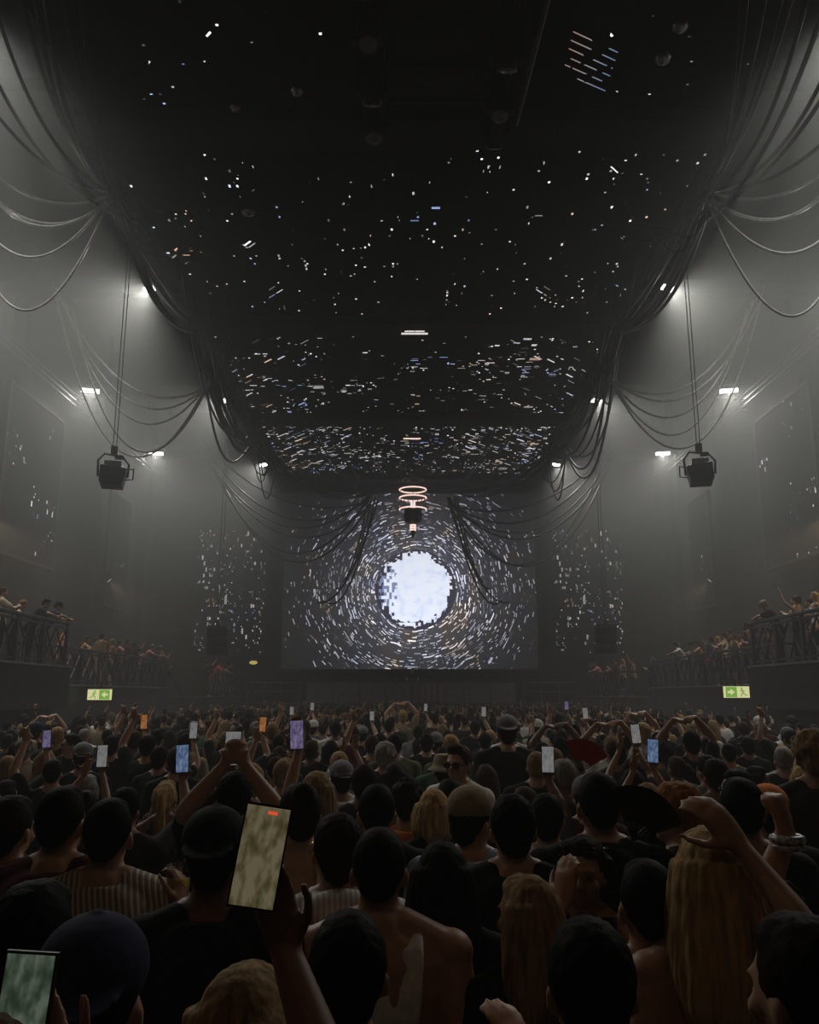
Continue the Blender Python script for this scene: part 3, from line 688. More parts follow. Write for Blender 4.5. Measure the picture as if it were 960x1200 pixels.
# ------------------------------------------------------------------ lamps hanging on wires at the sides
def wire_lamp(px, py, D, label, s=1.0, flip=1):
    p = at(px, py, D); q = empty('hanging_stage_light', label, 'stage light', p, .25 * flip, 'stage lights hanging on wires')
    hs_ = obj('housing', Soup().tube([(0, -.3 * s, -.33 * s), (0, -.25 * s, -.33 * s), (0, .25 * s, -.3 * s), (0, .32 * s, -.28 * s)], [.26 * s, .3 * s, .27 * s, .2 * s], 4) if False else Soup().box((0, 0, -.3 * s), (.6 * s, .62 * s, .42 * s), Matrix.Rotation(.12 * flip, 3, 'Y'), taper=.9), BLACK, q, bevel=.03)
    y_ = Soup().tube([(-.34 * s, 0, -.3 * s), (-.36 * s, 0, .1 * s), (-.22 * s, 0, .28 * s), (.22 * s, 0, .2 * s), (.36 * s, 0, .02 * s), (.34 * s, 0, -.3 * s)], .028 * s, 8); obj('yoke', y_, BLACK, q)
    obj('lamp_back', Soup().box((0, 0, -.02 * s), (.4 * s, .4 * s, .18 * s)), STEEL, q, bevel=.02)
    obj('handle', Soup().tube([(.3 * s * flip, -.1 * s, -.12 * s), (.48 * s * flip, -.1 * s, -.1 * s), (.48 * s * flip, -.1 * s, -.36 * s), (.3 * s * flip, -.1 * s, -.38 * s)], .02 * s, 6), BLACK, hs_)
    obj('clamp', Soup().box((0, 0, .36 * s), (.16 * s, .14 * s, .22 * s)).box((.12 * s, 0, .2 * s), (.2 * s, .1 * s, .1 * s)), BLACK, q, bevel=.01)
    obj('barn_door', Soup().box((0, -.02, -.54 * s), (.5 * s, .5 * s, .03)), BLACK, hs_)
    wv = Soup()
    for dx in (-.04, .04): wv.cyl((dx, 0, .4 * s), (dx, 0, ZR - p[2]), .012 if s > .8 else .018, seg=6)
    obj('suspension_wire', wv, STEEL, q)
wire_lamp(133, 545, 20.0, 'black stage light hanging on wires above the left balcony', 1.0)
wire_lamp(820, 542, 20.0, 'black stage light hanging on wires above the right balcony', 1.0, -1)
def hung_speaker(px, py, D, label):
    p = at(px, py, D); q = empty('hanging_speaker', label, 'speaker', p, 0, 'speakers hanging beside the stage')
    for k in range(3): obj('speaker_box', Soup().box((0, .04 * k, .32 - .34 * k), (.75, .5, .31)), MATT, q, bevel=.02)
    obj('bumper_frame', Soup().box((0, 0, .54), (.8, .45, .08)).box((0, 0, .66), (.16, .16, .18)), BLACK, q)
    wv = Soup()
    for dx in (-.06, .06): wv.cyl((dx, 0, .7), (dx, 0, ZR - p[2]), .014, seg=6)
    obj('suspension_wire', wv, STEEL, q)
hung_speaker(255, 752, 33, 'black speaker stack hanging beside the left end of the stage'); hung_speaker(710, 750, 33, 'black speaker stack hanging beside the right end of the stage')

# ------------------------------------------------------------------ balconies
RAILM = mat('balcony_metal', (.018, .018, .02), .45, .4); PANEL = mat('railing_panel', (.03, .032, .036), .5, .2); DECKM = mat('balcony_deck', (.04, .04, .042), .7); EDGE = mat('balcony_edge_strip', (.22, .23, .24), .4, .5)
def balcony(sx, xf, y0, y1, zd, hr, nm, steps=True):
    r = empty('balcony', 'dark balcony with a flat front, %s' % nm, 'balcony', (sx * xf, y0, 0), 0, 'balconies')
    w = 13.35 - xf; yc = (y1 - y0) / 2; L = y1 - y0
    obj('deck', Soup().box((sx * w / 2, yc, zd - .1), (w, L - .06, .2)), DECKM, r)
    obj('fascia', Soup().box((-sx * .04, yc, zd - .5), (.08, L - .06, 1.0)).box((sx * w / 2, .03, zd - .5), (w, .06, 1.0)), mat('balcony_fascia', (.028, .028, .03), .7), r)
    obj('edge_strip', Soup().box((-sx * .1, yc, zd + .02), (.05, L - .1, .05)), EDGE, r)
    n = max(2, int(L / 3))
    obj('under_deck_shade', Soup().box((sx * .35, yc, (zd - 1) / 2 + .02), (.1, L - .1, zd - 1.02)).box((sx * w / 2, .1, (zd - 1) / 2 + .02), (w, .1, zd - 1.02)), mat('under_deck_shade_mat', (.018, .018, .019), .85), r)  # added dark panels close the space under the deck, standing for its shade
    q = empty('balcony_railing', 'dark railing with crossed bars, %s' % nm, 'railing', (sx * xf, y0, zd + .006), 0, 'balcony railings')
    obj('top_rail', Soup().box((sx * .05, yc, hr - .03), (.12, L - .1, .07)), RAILM, q, bevel=.01)
    np_ = max(2, round(L / 1.55))
    for i in range(np_ + 1): obj('post', Soup().box((sx * .05, .1 + (L - .2) * i / np_, (hr - .06) / 2), (.07, .1, hr - .06)), RAILM, q)
    for i in range(np_):
        a = .1 + (L - .2) * i / np_; b_ = .1 + (L - .2) * (i + 1) / np_; p = Soup()
        p.box((sx * .05, (a + b_) / 2, .14), (.05, b_ - a - .1, .05)); p.box((sx * .05, (a + b_) / 2, hr - .15), (.05, b_ - a - .1, .05))
        lo, hi = .16, hr - .17; m_ = (a + b_) / 2
        for (u, v) in (((a + .1, hi), (m_, lo)), ((m_, lo), (b_ - .1, hi)), ((a + .1, lo), (m_, hi)), ((m_, hi), (b_ - .1, lo))): p.cyl((sx * .05, u[0], u[1]), (sx * .05, v[0], v[1]), .022, seg=6)
        obj('crossed_bars', p, RAILM, q)
    # end rail across the balcony's near end
    e = Soup(); e.box((sx * w / 2, .06, hr - .03), (w - .2, .08, .07)); e.box((sx * w / 2, .06, .2), (w - .2, .05, .05))
    for i in range(12): e.cyl((sx * (.15 + (w - .3) * i / 11), .06, 0), (sx * (.15 + (w - .3) * i / 11), .06, hr - .05), .015, seg=6)
    obj('end_rail', e, RAILM, q)
TIERS = [(8.75, 12.0, 22.2, 2.88, 1.14), (9.6, 22.4, 34.4, 2.45, 1.08), (8.75, 37.6, 45.6, 2.1, 1.1)]
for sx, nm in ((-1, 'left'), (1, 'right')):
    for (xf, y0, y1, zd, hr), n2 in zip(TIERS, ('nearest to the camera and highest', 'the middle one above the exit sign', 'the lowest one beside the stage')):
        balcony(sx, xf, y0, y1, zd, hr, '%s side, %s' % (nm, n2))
# dark stair block between middle and last tier
for sx, nm in ((-1, 'left'), (1, 'right')):
    r = empty('staircase', 'dark steps going down from the middle balcony, %s side' % nm, 'stairs', (sx * 10.6, 34.5, 0))
    for i in range(5): obj('step', Soup().box((0, .25 + i * .5, (2.2 - i * .22) / 2), (2.0, .5, 2.2 - i * .22)), DECKM, r)
    obj('handrail', Soup().tube([(-sx * .95, .1, 3.2), (-sx * .95, 2.4, 2.25)], .03, 8).cyl((-sx * .95, .1, 2.2), (-sx * .95, .1, 3.2), .025, seg=8).cyl((-sx * .95, 2.4, 1.3), (-sx * .95, 2.4, 2.25), .025, seg=8), RAILM, r)
# exit signs
GREEN = glow('sign_green', (.22, .5, .06), .75); PALE = glow('sign_pale', (.85, .8, .42), .8)
def exit_sign(px, py, D, mirror, label):
    p = at(px, py, D); q = empty('exit_sign', label, 'exit sign', p, 0, 'exit signs'); m_ = -1 if mirror else 1
    W, H = .7, .3
    obj('housing', Soup().box((0, .04, 0), (W + .05, .09, H + .05)), BLACK, q, bevel=.01)
    fc = obj('face', Soup().box((0, -.012, 0), (W, .012, H)), PALE, q)
    g = Soup(); g.box((m_ * .14, -.02, 0), (.3, .006, H - .03)); obj('pictogram_field', g, GREEN, fc)
    a = Soup()   # arrow on the coloured half
    a.add([(m_ * x, -.0255, z) for x, z in ((.06, -.03), (.14, -.03), (.14, -.09), (.25, 0), (.14, .09), (.14, .03), (.06, .03))], [tuple(range(7)) if mirror else tuple(range(6, -1, -1))])
    a.v = [(x * -1 + m_ * .3, y, z) if True else (x, y, z) for x, y, z in a.v]
    obj('arrow', a, PALE, fc)
    mn = Soup(); X = lambda x: m_ * (x - .2)   # running figure and doorway on the pale half
    mn.ell((X(.06), -.02, .09), (.028, .006, .028)); mn.cyl((X(.05), -.02, .06), (X(.02), -.02, -.02), .022, seg=6); mn.cyl((X(.02), -.02, -.02), (X(.08), -.02, -.07), .014, seg=6); mn.cyl((X(.08), -.02, -.07), (X(.06), -.02, -.12), .013, seg=6)
    mn.cyl((X(.02), -.02, -.02), (X(-.04), -.02, -.08), .014, seg=6); mn.cyl((X(-.04), -.02, -.08), (X(-.09), -.02, -.08), .012, seg=6); mn.cyl((X(.05), -.02, .05), (X(.11), -.02, .02), .011, seg=6); mn.cyl((X(.05), -.02, .05), (X(-.02), -.02, .02), .011, seg=6)
    obj('running_figure', mn, GREEN, fc)
    obj('bracket', Soup().box((0, .06, H / 2 + .1), (.05, .05, .2)).box((m_ * -.415, .06, .1), (.11, .05, .05)), BLACK, q)
exit_sign(117, 814, 25.2, False, 'lit green exit sign under the left balcony'); exit_sign(863, 811, 23.5, True, 'lit green exit sign under the right balcony')
p = at(297, 777, 42); q = empty('warning_lamp', 'small yellow lamp on a post by the left end of the stage', 'lamp', (p[0], p[1], 0))
obj('post', Soup().cyl((0, 0, 0), (0, 0, p[2] - .1), .035, seg=8), BLACK, q); obj('shade', Soup().tube([(0, 0, p[2] + .16), (0, 0, p[2] + .1)], [.1, .24], 16), BLACK, q); obj('bulb', Soup().ell((0, 0, p[2] + .02), (.2, .12, .09)), glow('yellow_bulb', (.9, .75, .2), .5), q)

# ------------------------------------------------------------------ cables
rc = random.Random(21)
CABLE = mat('cable_black', (.012, .012, .012), .5, spec=.4); CABLE_LIT = mat('cable_lit', (.4, .4, .39), .4, spec=.5)  # second one is a lighter copy with the lamplight put into its colour
def cable(a, b, sag, r, m, label, group, lat=0.0, n=28):
    r *= rc.uniform(.8, 1.1)
    a, b = Vector(a), Vector(b); pts = []
    side = (b - a).cross(Vector((0, 0, 1))); side = side.normalized() if side.length > 1e-4 else Vector((1, 0, 0))
    for i in range(n + 1):
        t = i / n; w = 4 * t * (1 - t); pts.append(a.lerp(b, t) + Vector((0, 0, -sag * w)) + side * (lat * w))
    return tag(obj('hanging_cable', Soup().tube(pts, r, 6), m, None, True), label, 'cable', group)
for sx, nm in ((-1, 'left'), (1, 'right')):
    M = (lambda x: x) if sx < 0 else (lambda x: 960 - x)
    nodes = [None] + [at(M(px), py, D) for px, py, D in ((130, 222, 15.3), (238, 385, 24.4), (304, 522, 33.4), (438, 572, 42.4))]
    J = lambda k: Vector((rc.uniform(-k, k), rc.uniform(-k, k), rc.uniform(-k, k) * .6))
    def run(k, pairs, rad, w):
        for i, (a, b, sg) in enumerate(pairs): cable(a, b, sg, rad, CABLE, 'thick black cable along the %s ceiling edge, %s' % (nm, w), 'thick cables on the %s ceiling edge, %s' % (nm, w), lat=sx * rc.uniform(-.05, .25))
    xs = [-130, -75, -30, 8, 34, 60, 84, 100, 48] if sx < 0 else [-160, -110, -70, -35, -5, 25, 50, 78, 92, 10]
    run(0, [(at(M(x), -90, 10.4), nodes[1] + J(.22) + Vector((0, 1.0 * (i % 2), 0)), .35 + .6 * (1 - (x + 130) / 230) + rc.uniform(-.1, .2)) for i, x in enumerate(xs)], .04, 'from overhead to the first beam')
    run(1, [(nodes[1] + J(.22), nodes[2] + J(.3), rc.uniform(.3, 1.1)) for i in range(7)], .05, 'from the first to the second beam')
    inner = [at(M(x), y, D) for x, y, D in ((212, 300, 20.5), (226, 310, 21), (240, 318, 21.5), (262, 330, 22), (276, 350, 23))]
    run(1, [(p_, nodes[3] + J(.5) + Vector((0, -1.5, .4)), rc.uniform(.7, 2.4)) for p_ in inner], .04, 'looped inside the second beam')
    run(2, [(nodes[2] + J(.3), nodes[3] + J(.3), rc.uniform(.5, 2.7)) for i in range(8)], .045, 'from the second to the third beam')
    run(3, [(nodes[3] + J(.3), nodes[4] + J(.3), rc.uniform(.3, 1.8)) for i in range(5)], .05, 'from the third beam to the stage')
    run(3, [(at(M(x), 490, 34), at(M(418 + i * 7), 572, 42.3), rc.uniform(.1, .5)) for i, x in enumerate((350, 362, 375))], .045, 'slanting in from the third beam')
    # arcs out to the side, the nearer ones in the lit colour
    sets = [((132, 228), [(-30, 178), (-30, 205), (-34, 240), (-34, 262), (-40, 190)], [.6, .9, 1.3, 2.2, .9], 15.4, 'first beam'),
            ((246, 447), [(66, 338), (70, 345), (76, 352), (84, 360), (62, 330)], [1.6, 2.0, 2.5, 3.3, 3.9], 24.4, 'second beam'),
            ((434, 586), [(240, 520), (243, 530), (236, 524), (246, 540), (240, 515), (238, 530)], [1.5, 2.2, 3.0, 3.8, 4.5, 2.7], 42.0, 'stage beam')]
    for (p0, outs, sags, D, w) in sets:
        for (qx, qy), sg in zip(outs, sags):
            fx = (lambda x: x) if sx < 0 else (lambda x: 960 - x)
            cable(at(fx(p0[0]), p0[1] + rc.uniform(-7, 7), D), at(fx(qx), qy + (rc.uniform(-12, 12) if sx > 0 else 0), D), sg * (1 if sx < 0 else rc.uniform(.85, 1.15)), .03 if D < 20 else .034 if D < 30 else .05, CABLE_LIT if D < 30 else CABLE, 'thin cable arching from the %s out to the %s side wall' % (w, nm), 'side cables from the %s, %s side' % (w, nm))
    # loops and ends hanging at the beams
    for k in (1, 2, 3):
        for i in range(6 if k < 3 else 5):
            a = nodes[k] + J(.5); b = a + Vector((rc.uniform(.6, 1.8) * -sx * (1 if k == 1 else .6), rc.uniform(-.3, 1.6), rc.uniform(-.3, .1)))
            cable(a, b, rc.uniform(.4, 2.6 if k > 1 else 1.0), .016 if k == 1 else .026, CABLE, 'slack cable loop hanging at the %s ceiling beam, %s side' % (ORD[k - 1], nm), 'slack cable loops at the %s beam, %s side' % (ORD[k - 1], nm), n=18)
    # cables falling in front of the stage screen
    for i, (e, py, sg) in enumerate(((372, 706, 1.5), (380, 704, 1.9), (394, 690, 1.2), (402, 682, .8))):
        a = at(444 - i * 4, 582, 42.5); b = at(e, py, 44.5)
        if sx > 0: a.x = -a.x + .35; b.x = -b.x + .35
        cable(a, b, sg, .05, CABLE, 'black cable falling across the rings of the stage screen, %s side' % nm, 'cables falling across the stage screen, %s side' % nm)
# ------------------------------------------------------------------ the people
def screen_mat(name, tint, strength, spots):
    if name in _mats: return _mats[name]
    m, t = newmat(name); n = t.noise(t.obj(), 5, 2.0); n2 = t.noise(t.obj(), 2.2, 2.0)
    k = t.m('MULTIPLY_ADD', t.m('POWER', n, 3.0), spots, t.m('MULTIPLY', n2, .7))
    e = t.new('ShaderNodeEmission'); t.l.new(t.ramp(k, (.1, tuple(c * .12 for c in tint)), (.5, tint), (.9, tuple(min(1, c * 1.6 + .15) for c in tint))), e.inputs[0]); e.inputs[1].default_value = strength
    o = t.new('ShaderNodeOutputMaterial'); t.l.new(e.outputs[0], o.inputs[0]); m.cycles.emission_sampling = 'NONE'; _mats[name] = m
    return m
SCR = dict(olive=('scr_olive', (.3, .25, .11), .16, 3.0), green=('scr_green', (.12, .17, .11), .22, 2.2), blue=('scr_blue', (.22, .36, .75), .24, 2.0), purple=('scr_purple', (.42, .34, .8), .18, 2.0), white=('scr_white', (.8, .78, .78), .17, 2.0), orange=('scr_orange', (.95, .3, .08), .26, 1.5))
_pm = {}
def phone(c, yaw, tilt, roll, scr, label, w=.077, h=.158, group=None, rec=False):
    q = empty('phone', label, 'phone', c, 0, group); q.rotation_euler = (tilt, roll, yaw)
    if 'b' not in _pm:
        _pm['b'] = Soup().box((0, 0, 0), (1, .009, 1)).mesh('phone_body'); _pm['s'] = Soup().box((0, -.0052, 0), (.92, .0015, .95)).mesh('phone_screen')
        cm = Soup()
        for k in range(3): cm.cyl((.28 - .2 * (k % 2), .0045, .4 - .1 * k), (.28 - .2 * (k % 2), .0075, .4 - .1 * k), .05, seg=10)
        _pm['c'] = cm.mesh('phone_camera')
    for nm, k, m in (('body', 'b', BLACK), ('screen', 's', screen_mat(*SCR[scr])), ('camera', 'c', LENS)):
        o = link(nm, _pm[k], m, q); o.scale = (w, 1, h)
    if rec: obj('record_mark', Soup().box((.008, -.007, h * .42), (.016, .002, .005)), glow('red_mark', (1, .1, .03), .7), q)
    return q

def near(px, py, D, yaw, look, label, L=None, R=None, **kw):
    top = at(px, py, D); s = top.z / (1.762 if kw.get('hat') else 1.738); pos = Vector((top.x, D, 0)); yw = math.radians(yaw)
    Ri = Matrix.Rotation(-yw, 3, 'Z')
    def cv(A):
        if A is None: return None
        A = dict(A)
        if 'px' in A: A['to'] = Ri @ ((at(*A['px']) - pos) / s)
        for k in ('dir', 'palm', 'pole'):
            if k in A: A[k] = Ri @ Vector(A[k])
        return A
    kw.setdefault('vox', .0105)
    P = figure(L=cv(L), R=cv(R), **kw)
    TAKEN.append((pos.x, pos.y, .34 if D < 4 else .4))
    o = place(P, look, pos, yw, s, label)
    o['_a'] = 0; del o['_a']
    Rz = Matrix.Rotation(yw, 3, 'Z')
    return o, {k: (pos + Rz @ (v[2] * s), (Rz @ v[3]).normalized(), (Rz @ v[4]).normalized()) for k, v in P['_arms'].items()}

def lk(hc, tc, sk=0, cc='black', lc='charcoal'): return dict(hc=hc, tc=tc, sk=sk, cc=cc, lc=lc)
# --- the row nearest the camera
near(117, 1062, 1.6, 3, lk('black', 'black', 1, 'navy'), 'person in a dark baseball cap seen from behind, nearest the camera at lower left', hat='backcap', hair='buzz', top='tee', seed=1, bulk=1.08)
near(44, 1028, 1.95, -4, lk('black', 'black', 1), 'black-haired person in black at the left edge, beside the dark cap', hair='short', seed=2, top='tee')
near(409, 1064, 1.95, 2, lk('black', 'black', 1), 'black-haired person in black right in front of the white tank top', hair='short', seed=3, top='tee', fem=True)
near(689, 1072, 1.8, -3, lk('black', 'black', 1), 'black-haired person with bare ears, nearest the camera at lower right', hair='short', seed=4, top='tee')
near(936, 1066, 1.62, 25, lk('dark_brown', 'charcoal', 1), 'dark-haired person at the lower right edge, ear showing', hair='short', seed=5, top='tee')
near(560, 1290, 1.35, 8, lk('black', 'black', 0), 'person below the bottom edge with one bent hand raised right of the tank top', hair='short', seed=6, fem=True, top='tee', R=dict(px=(612, 1236, 1.9), pole=(.6, -.4, -1), dir=(-.3, .2, .9), palm=(-.5, .7, .2), style='relaxed'), vox=.0085)
o, a = near(-40, 1190, 1.02, -8, lk('brown', 'black', 1), 'person mostly outside the left edge holding a phone up at lower left', hair='short', seed=7, R=dict(px=(70, 1280, 1.38), pole=(1, -.2, -1), dir=(-.45, .1, 1), palm=(-.3, -1, .1), style='open'), vox=.008, top='tee')
phone(at(28, 1186, 1.33), -.05, -.1, .04, 'green', 'phone with a pale rim at the lower left corner, screen lit grey green', w=.076, h=.156)
o, a = near(318, 1245, 1.27, 6, lk('black', 'black', 2), 'person below the bottom edge reaching up with a big lit phone', hair='short', seed=8, R=dict(px=(334, 1112, 1.57), pole=(.5, -.2, -1), dir=(-.28, .12, 1), palm=(-.25, -1, .1), style='relaxed'), vox=.008, top='tanktop', bulk=1.05)
phone(at(305, 1003, 1.53), .12, -.12, .16, 'olive', 'big phone held up at the middle left, screen lit olive with a red mark', w=.08, h=.166, rec=True)
near(290, 1125, 1.75, -12, lk('fair', 'black', 0), 'person with loose fair hair lit at the ends, below the big lit phone', hair='wavy', fem=True, seed=9, top='tee')
# --- second row
near(445, 966, 2.75, -2, lk('black', 'white', 1), 'broad man in a white tank top seen from behind, shoulders bare', hair='fade', top='tank', bulk=1.12, seed=10, vox=.009)
near(757, 1003, 2.5, 1, lk('black', 'black', 1), 'short-haired person in a black crew-neck top, in front of the long blond hair', hair='fade', seed=11, top='tee')
near(616, 1022, 2.75, 22, lk('fair', 'black', 0), 'fair-haired woman in black with hair tucked at the ear, right of the tank top', hair='long', fem=True, seed=12, top='tee', hy=.25)
near(683, 978, 3.2, 160, lk('dark_brown', 'black', 1), 'woman facing the camera with sunglasses pushed up, hand at her mouth', hair='long', fem=True, glasses='up', face=True, seed=13, top='tanktop', vox=.0075, R=dict(px=(661, 1058, 3.0), pole=(-.6, .2, -1), dir=(.12, .2, 1), palm=(.5, .6, .2), style='relaxed'))
near(829, 966, 2.4, -6, lk('blond', 'black', 1), 'woman with long straight blond hair, bare shoulders, one hand on her head', hair='long', fem=True, seed=14, top='strapless', vox=.008, R=dict(px=(868, 992, 2.28), pole=(.5, -.7, -1), dir=(-.55, .15, .7), palm=(-.3, .9, -.3), style='relaxed'))
near(1010, 1000, 2.35, 18, lk('brown', 'charcoal', 1), 'person at the right edge with a fist raised, beaded bracelet on the wrist', hair='short', seed=15, top='tee', vox=.008, L=dict(px=(921, 976, 2.5), pole=(-.4, .2, -1), dir=(-.12, .1, 1), palm=(-.7, .7, 0), style='fist'))
b = at(923, 983, 2.5)
tag(obj('beaded_bracelet', Soup().torus(b, .037, .012, 24, 8).torus(b + Vector((0, 0, -.02)), .038, .009, 24, 8), mat('beads', (.02, .02, .025), .3, col2=(.6, .6, .6), scale=90), None, True), 'dark beaded bracelet on the raised wrist at the right edge', 'bracelet')
near(905, 1030, 2.75, -10, lk('black', 'black', 1), 'dark-haired person partly hidden under the raised fist', hair='curly', seed=16, top='tee')
near(255, 940, 2.7, 0, lk('black', 'black', 2, 'black'), 'tall person in a black backward cap and black top, left of the big lit phone', hair='buzz', hat='backcap', seed=17, top='tee')
o, a = near(130, 932, 3.2, 5, lk('black', 'striped', 1), 'man in a cream ribbed striped shirt holding a drink', hair='fade', seed=18, top='jersey', bulk=1.12, R=dict(px=(209, 1070, 2.95), pole=(.8, -.2, -1), dir=(0, .3, .9), palm=(-1, .2, .1), style='grip'), vox=.009)
c = at(209, 1036, 2.98); q = empty('drink_cup', 'clear cup with a yellow drink held by the striped shirt', 'cup', c)
obj('cup', Soup().tube([(0, 0, -.055), (0, 0, .06)], [.032, .042], 20, cap=False), mat('clear_plastic', (.8, .8, .8), .1, trans=.9), q, True)
obj('drink', Soup().tube([(0, 0, -.053), (0, 0, .02)], [.03, .038], 20), mat('yellow_drink', (.75, .55, .08), .2), q, True)
near(76, 918, 3.3, -3, lk('black', 'maroon', 1), 'broad man in a dark maroon top left of the striped shirt', hair='fade', seed=19, top='tee', bulk=1.15)
near(16, 930, 3.5, -10, lk('dark_brown', 'pale_blue', 1), 'man in a pale collared shirt at the left edge', hair='short', seed=20, top='collar')
near(352, 915, 3.7, 15, lk('dark_brown', 'cream', 1), 'person in a white top with a thin necklace right of the big phone', hair='bun', fem=True, seed=21, top='tanktop')
n_ = at(350, 985, 3.7); tag(obj('necklace', Soup().torus(n_, .062, .004, 28, 6, ax=Matrix.Rotation(.25, 3, 'X')), mat('gold', (.8, .6, .3), .25, 1.0), None, True), 'thin gold necklace on the bare neck right of the big phone', 'necklace')
near(397, 950, 3.05, 10, lk('dark_brown', 'ribbed', 1), 'person in a pale ribbed hooded top behind the tank top', hair='short', seed=22, top='hoodie')
near(442, 916, 3.95, 0, lk('black', 'black', 1), 'man in a black jersey behind the pale ribbed hooded top', hair='fade', seed=23, top='tee')
near(508, 923, 4.7, 4, lk('blond', 'black', 0), 'person with blond bobbed hair left of the olive cap', hair='bob', seed=24, top='tee', fem=True)
near(478, 912, 5.0, -6, lk('dark_brown', 'orange', 1), 'curly-haired person in an orange top left of the blond bob', hair='curly', seed=25, top='tee')
near(551, 917, 3.85, -6, lk('dark_brown', 'pale_blue', 1, 'tan'), 'person in an olive-brown cap and a pale blue patterned jersey', hat='cap', hair='short', seed=26, top='jersey', bulk=1.08, hy=-.6)
near(518, 984, 2.95, 0, lk('black', 'black', 0), 'black-haired person in black before the pale blue jersey', hair='long', fem=True, seed=27, top='tee')
near(600, 928, 3.4, 0, lk('black', 'black', 1), 'tall black-haired person in black left of the barred sleeve', hair='short', seed=28, top='tee', bulk=1.1)
near(640, 928, 4.3, -8, lk('black', 'bars', 1), 'person in a shirt of black and white bars', hair='short', seed=29, top='tee')
near(700, 902, 3.6, 2, lk('black', 'black', 1), 'short-haired man in black with a pale neckline, behind the hand-at-mouth woman', hair='fade', seed=30, top='collar', bulk=1.1)
near(791, 914, 3.75, 62, lk('ginger', 'black', 0), 'ginger-haired person in profile facing left', hair='short', seed=31, top='tee', face=True, vox=.009)
near(866, 908, 3.6, -4, lk('black', 'black', 1), 'short-haired dark person beyond the long blond hair', hair='fade', seed=32, top='tee')
near(897, 916, 4.3, 0, lk('black', 'charcoal', 1, 'orange'), 'person in a bright orange beanie beside the raised fist', hair='buzz', hat='beanie', seed=33, top='tee')
near(950, 855, 5.0, -10, lk('fair', 'charcoal', 1), 'person with fair curly hair and a grey printed shirt at the right edge', hair='curly', seed=34, top='tee')
near(537, 872, 6.3, 148, lk('brown', 'white', 0), 'man in dark sunglasses with short brown hair turned to the right', hair='quiff', glasses=True, face=True, seed=35, top='tee', vox=.009)
near(594, 836, 8.2, 0, lk('dark_brown', 'black', 0, 'grey'), 'person in black with a grey backward cap near the middle', hat='backcap', hair='short', seed=36, top='tee', bulk=1.1)
near(522, 882, 6.6, 0, lk('black', 'olive', 1, 'tan'), 'person in a pale bucket hat left of the man in sunglasses', hat='bucket', hair='short', seed=37, top='tee')
o, a = near(372, 902, 5.0, 0, lk('fair', 'black', 0), 'fair-haired person with one arm up, holding the purple-lit phone', hair='long', fem=True, seed=38, top='tanktop', L=dict(px=(351, 876, 4.9), pole=(-.2, -.5, -1), dir=(-.1, .1, 1), palm=(.3, -.9, 0), style='open'))
phone(at(348, 861, 4.86), 0, -.1, -.05, 'purple', 'phone lit purple on the raised arm of the fair-haired person')
o, a = near(277, 902, 4.35, 0, lk('black', 'black', 1), 'person with both arms raised, holding a white-lit phone in two hands', hair='short', seed=39, top='tee', L=dict(px=(262, 898, 4.1), pole=(-.9, -.2, -.8), dir=(.35, 0, 1), palm=(.7, .6, 0), style='grip'), R=dict(px=(288, 898, 4.1), pole=(.9, -.2, -.8), dir=(-.35, 0, 1), palm=(-.7, .6, 0), style='grip'))
phone(at(273, 877, 4.12), 0, -.1, .0, 'white', 'phone lit white between two raised hands')
# folded fan and red fan
def fan(c, rad, a0, a1, m, label):
    q = empty('hand_fan', label, 'fan', c, 0, 'hand fans'); s = Soup(); n = 14; vs = []
    for i in range(n + 1):
        a = a0 + (a1 - a0) * i / n; dy = .006 * (i % 2)
        vs += [(rad * .35 * math.cos(a), dy, rad * .35 * math.sin(a)), (rad * math.cos(a), dy, rad * math.sin(a))]
    for k in (0, .002): s.add([(x, y + k, z) for x, y, z in vs], [(2 * i, 2 * i + 1, 2 * i + 3, 2 * i + 2) for i in range(n)])
    obj('leaf', s, m, q)
    for i in range(0, n + 1, 2):
        a = a0 + (a1 - a0) * i / n; obj('rib', Soup().cyl((0, .004, 0), (rad * math.cos(a), .004, rad * math.sin(a)), .003, seg=5), BLACK, q)
fan(at(680, 905, 6.0), .22, .5, 2.0, CLOTH['red'], 'open red hand fan right of the middle of the crowd')
fan(at(742, 985, 2.9), .17, .3, 1.9, CLOTH['charcoal'], 'dark folding fan held up behind the long blond hair')

# --- the middle of the crowd: figures in a few poses
UPD = dict(dir=(0, .1, 1), palm=(0, -1, 0))
VSPEC = [dict(hair='short'), dict(hair='fade', bulk=1.08), dict(hair='long', fem=True), dict(hair='curly'), dict(hair='bun', fem=True, top='tanktop'), dict(hair='wavy', fem=True), dict(hair='short', hat='cap'), dict(hair='short', hat='backcap'), dict(hair='pony', fem=True, top='tanktop'), dict(hair='quiff', top='long'),
    dict(hair='short', R=dict(to=(.2, .34, 1.74), pole=(.8, -.2, -1), style='open', **UPD)),
    dict(hair='long', fem=True, R=dict(to=(.12, .3, 1.8), pole=(.8, -.2, -1), style='open', **UPD), L=dict(to=(-.02, .3, 1.78), pole=(-.8, -.2, -1), style='open', dir=(.2, .1, 1), palm=(.5, -.8, 0))),
    dict(hair='fade', L=dict(to=(-.26, .16, 1.86), pole=(-1, -.2, -.6), style='open', dir=(-.1, .1, 1), palm=(0, 1, 0))),
    dict(hair='short', R=dict(to=(.1, .1, 1.86), pole=(1, 0, -.4), style='relaxed', dir=(-.9, .1, -.1), palm=(0, .3, -1)), L=dict(to=(-.12, .1, 1.84), pole=(-1, 0, -.4), style='relaxed', dir=(.9, .1, -.1), palm=(0, .3, -1))),
    dict(hair='short', hy=1.9, glasses=True), dict(hair='wavy', fem=True, hy=-1.8)]
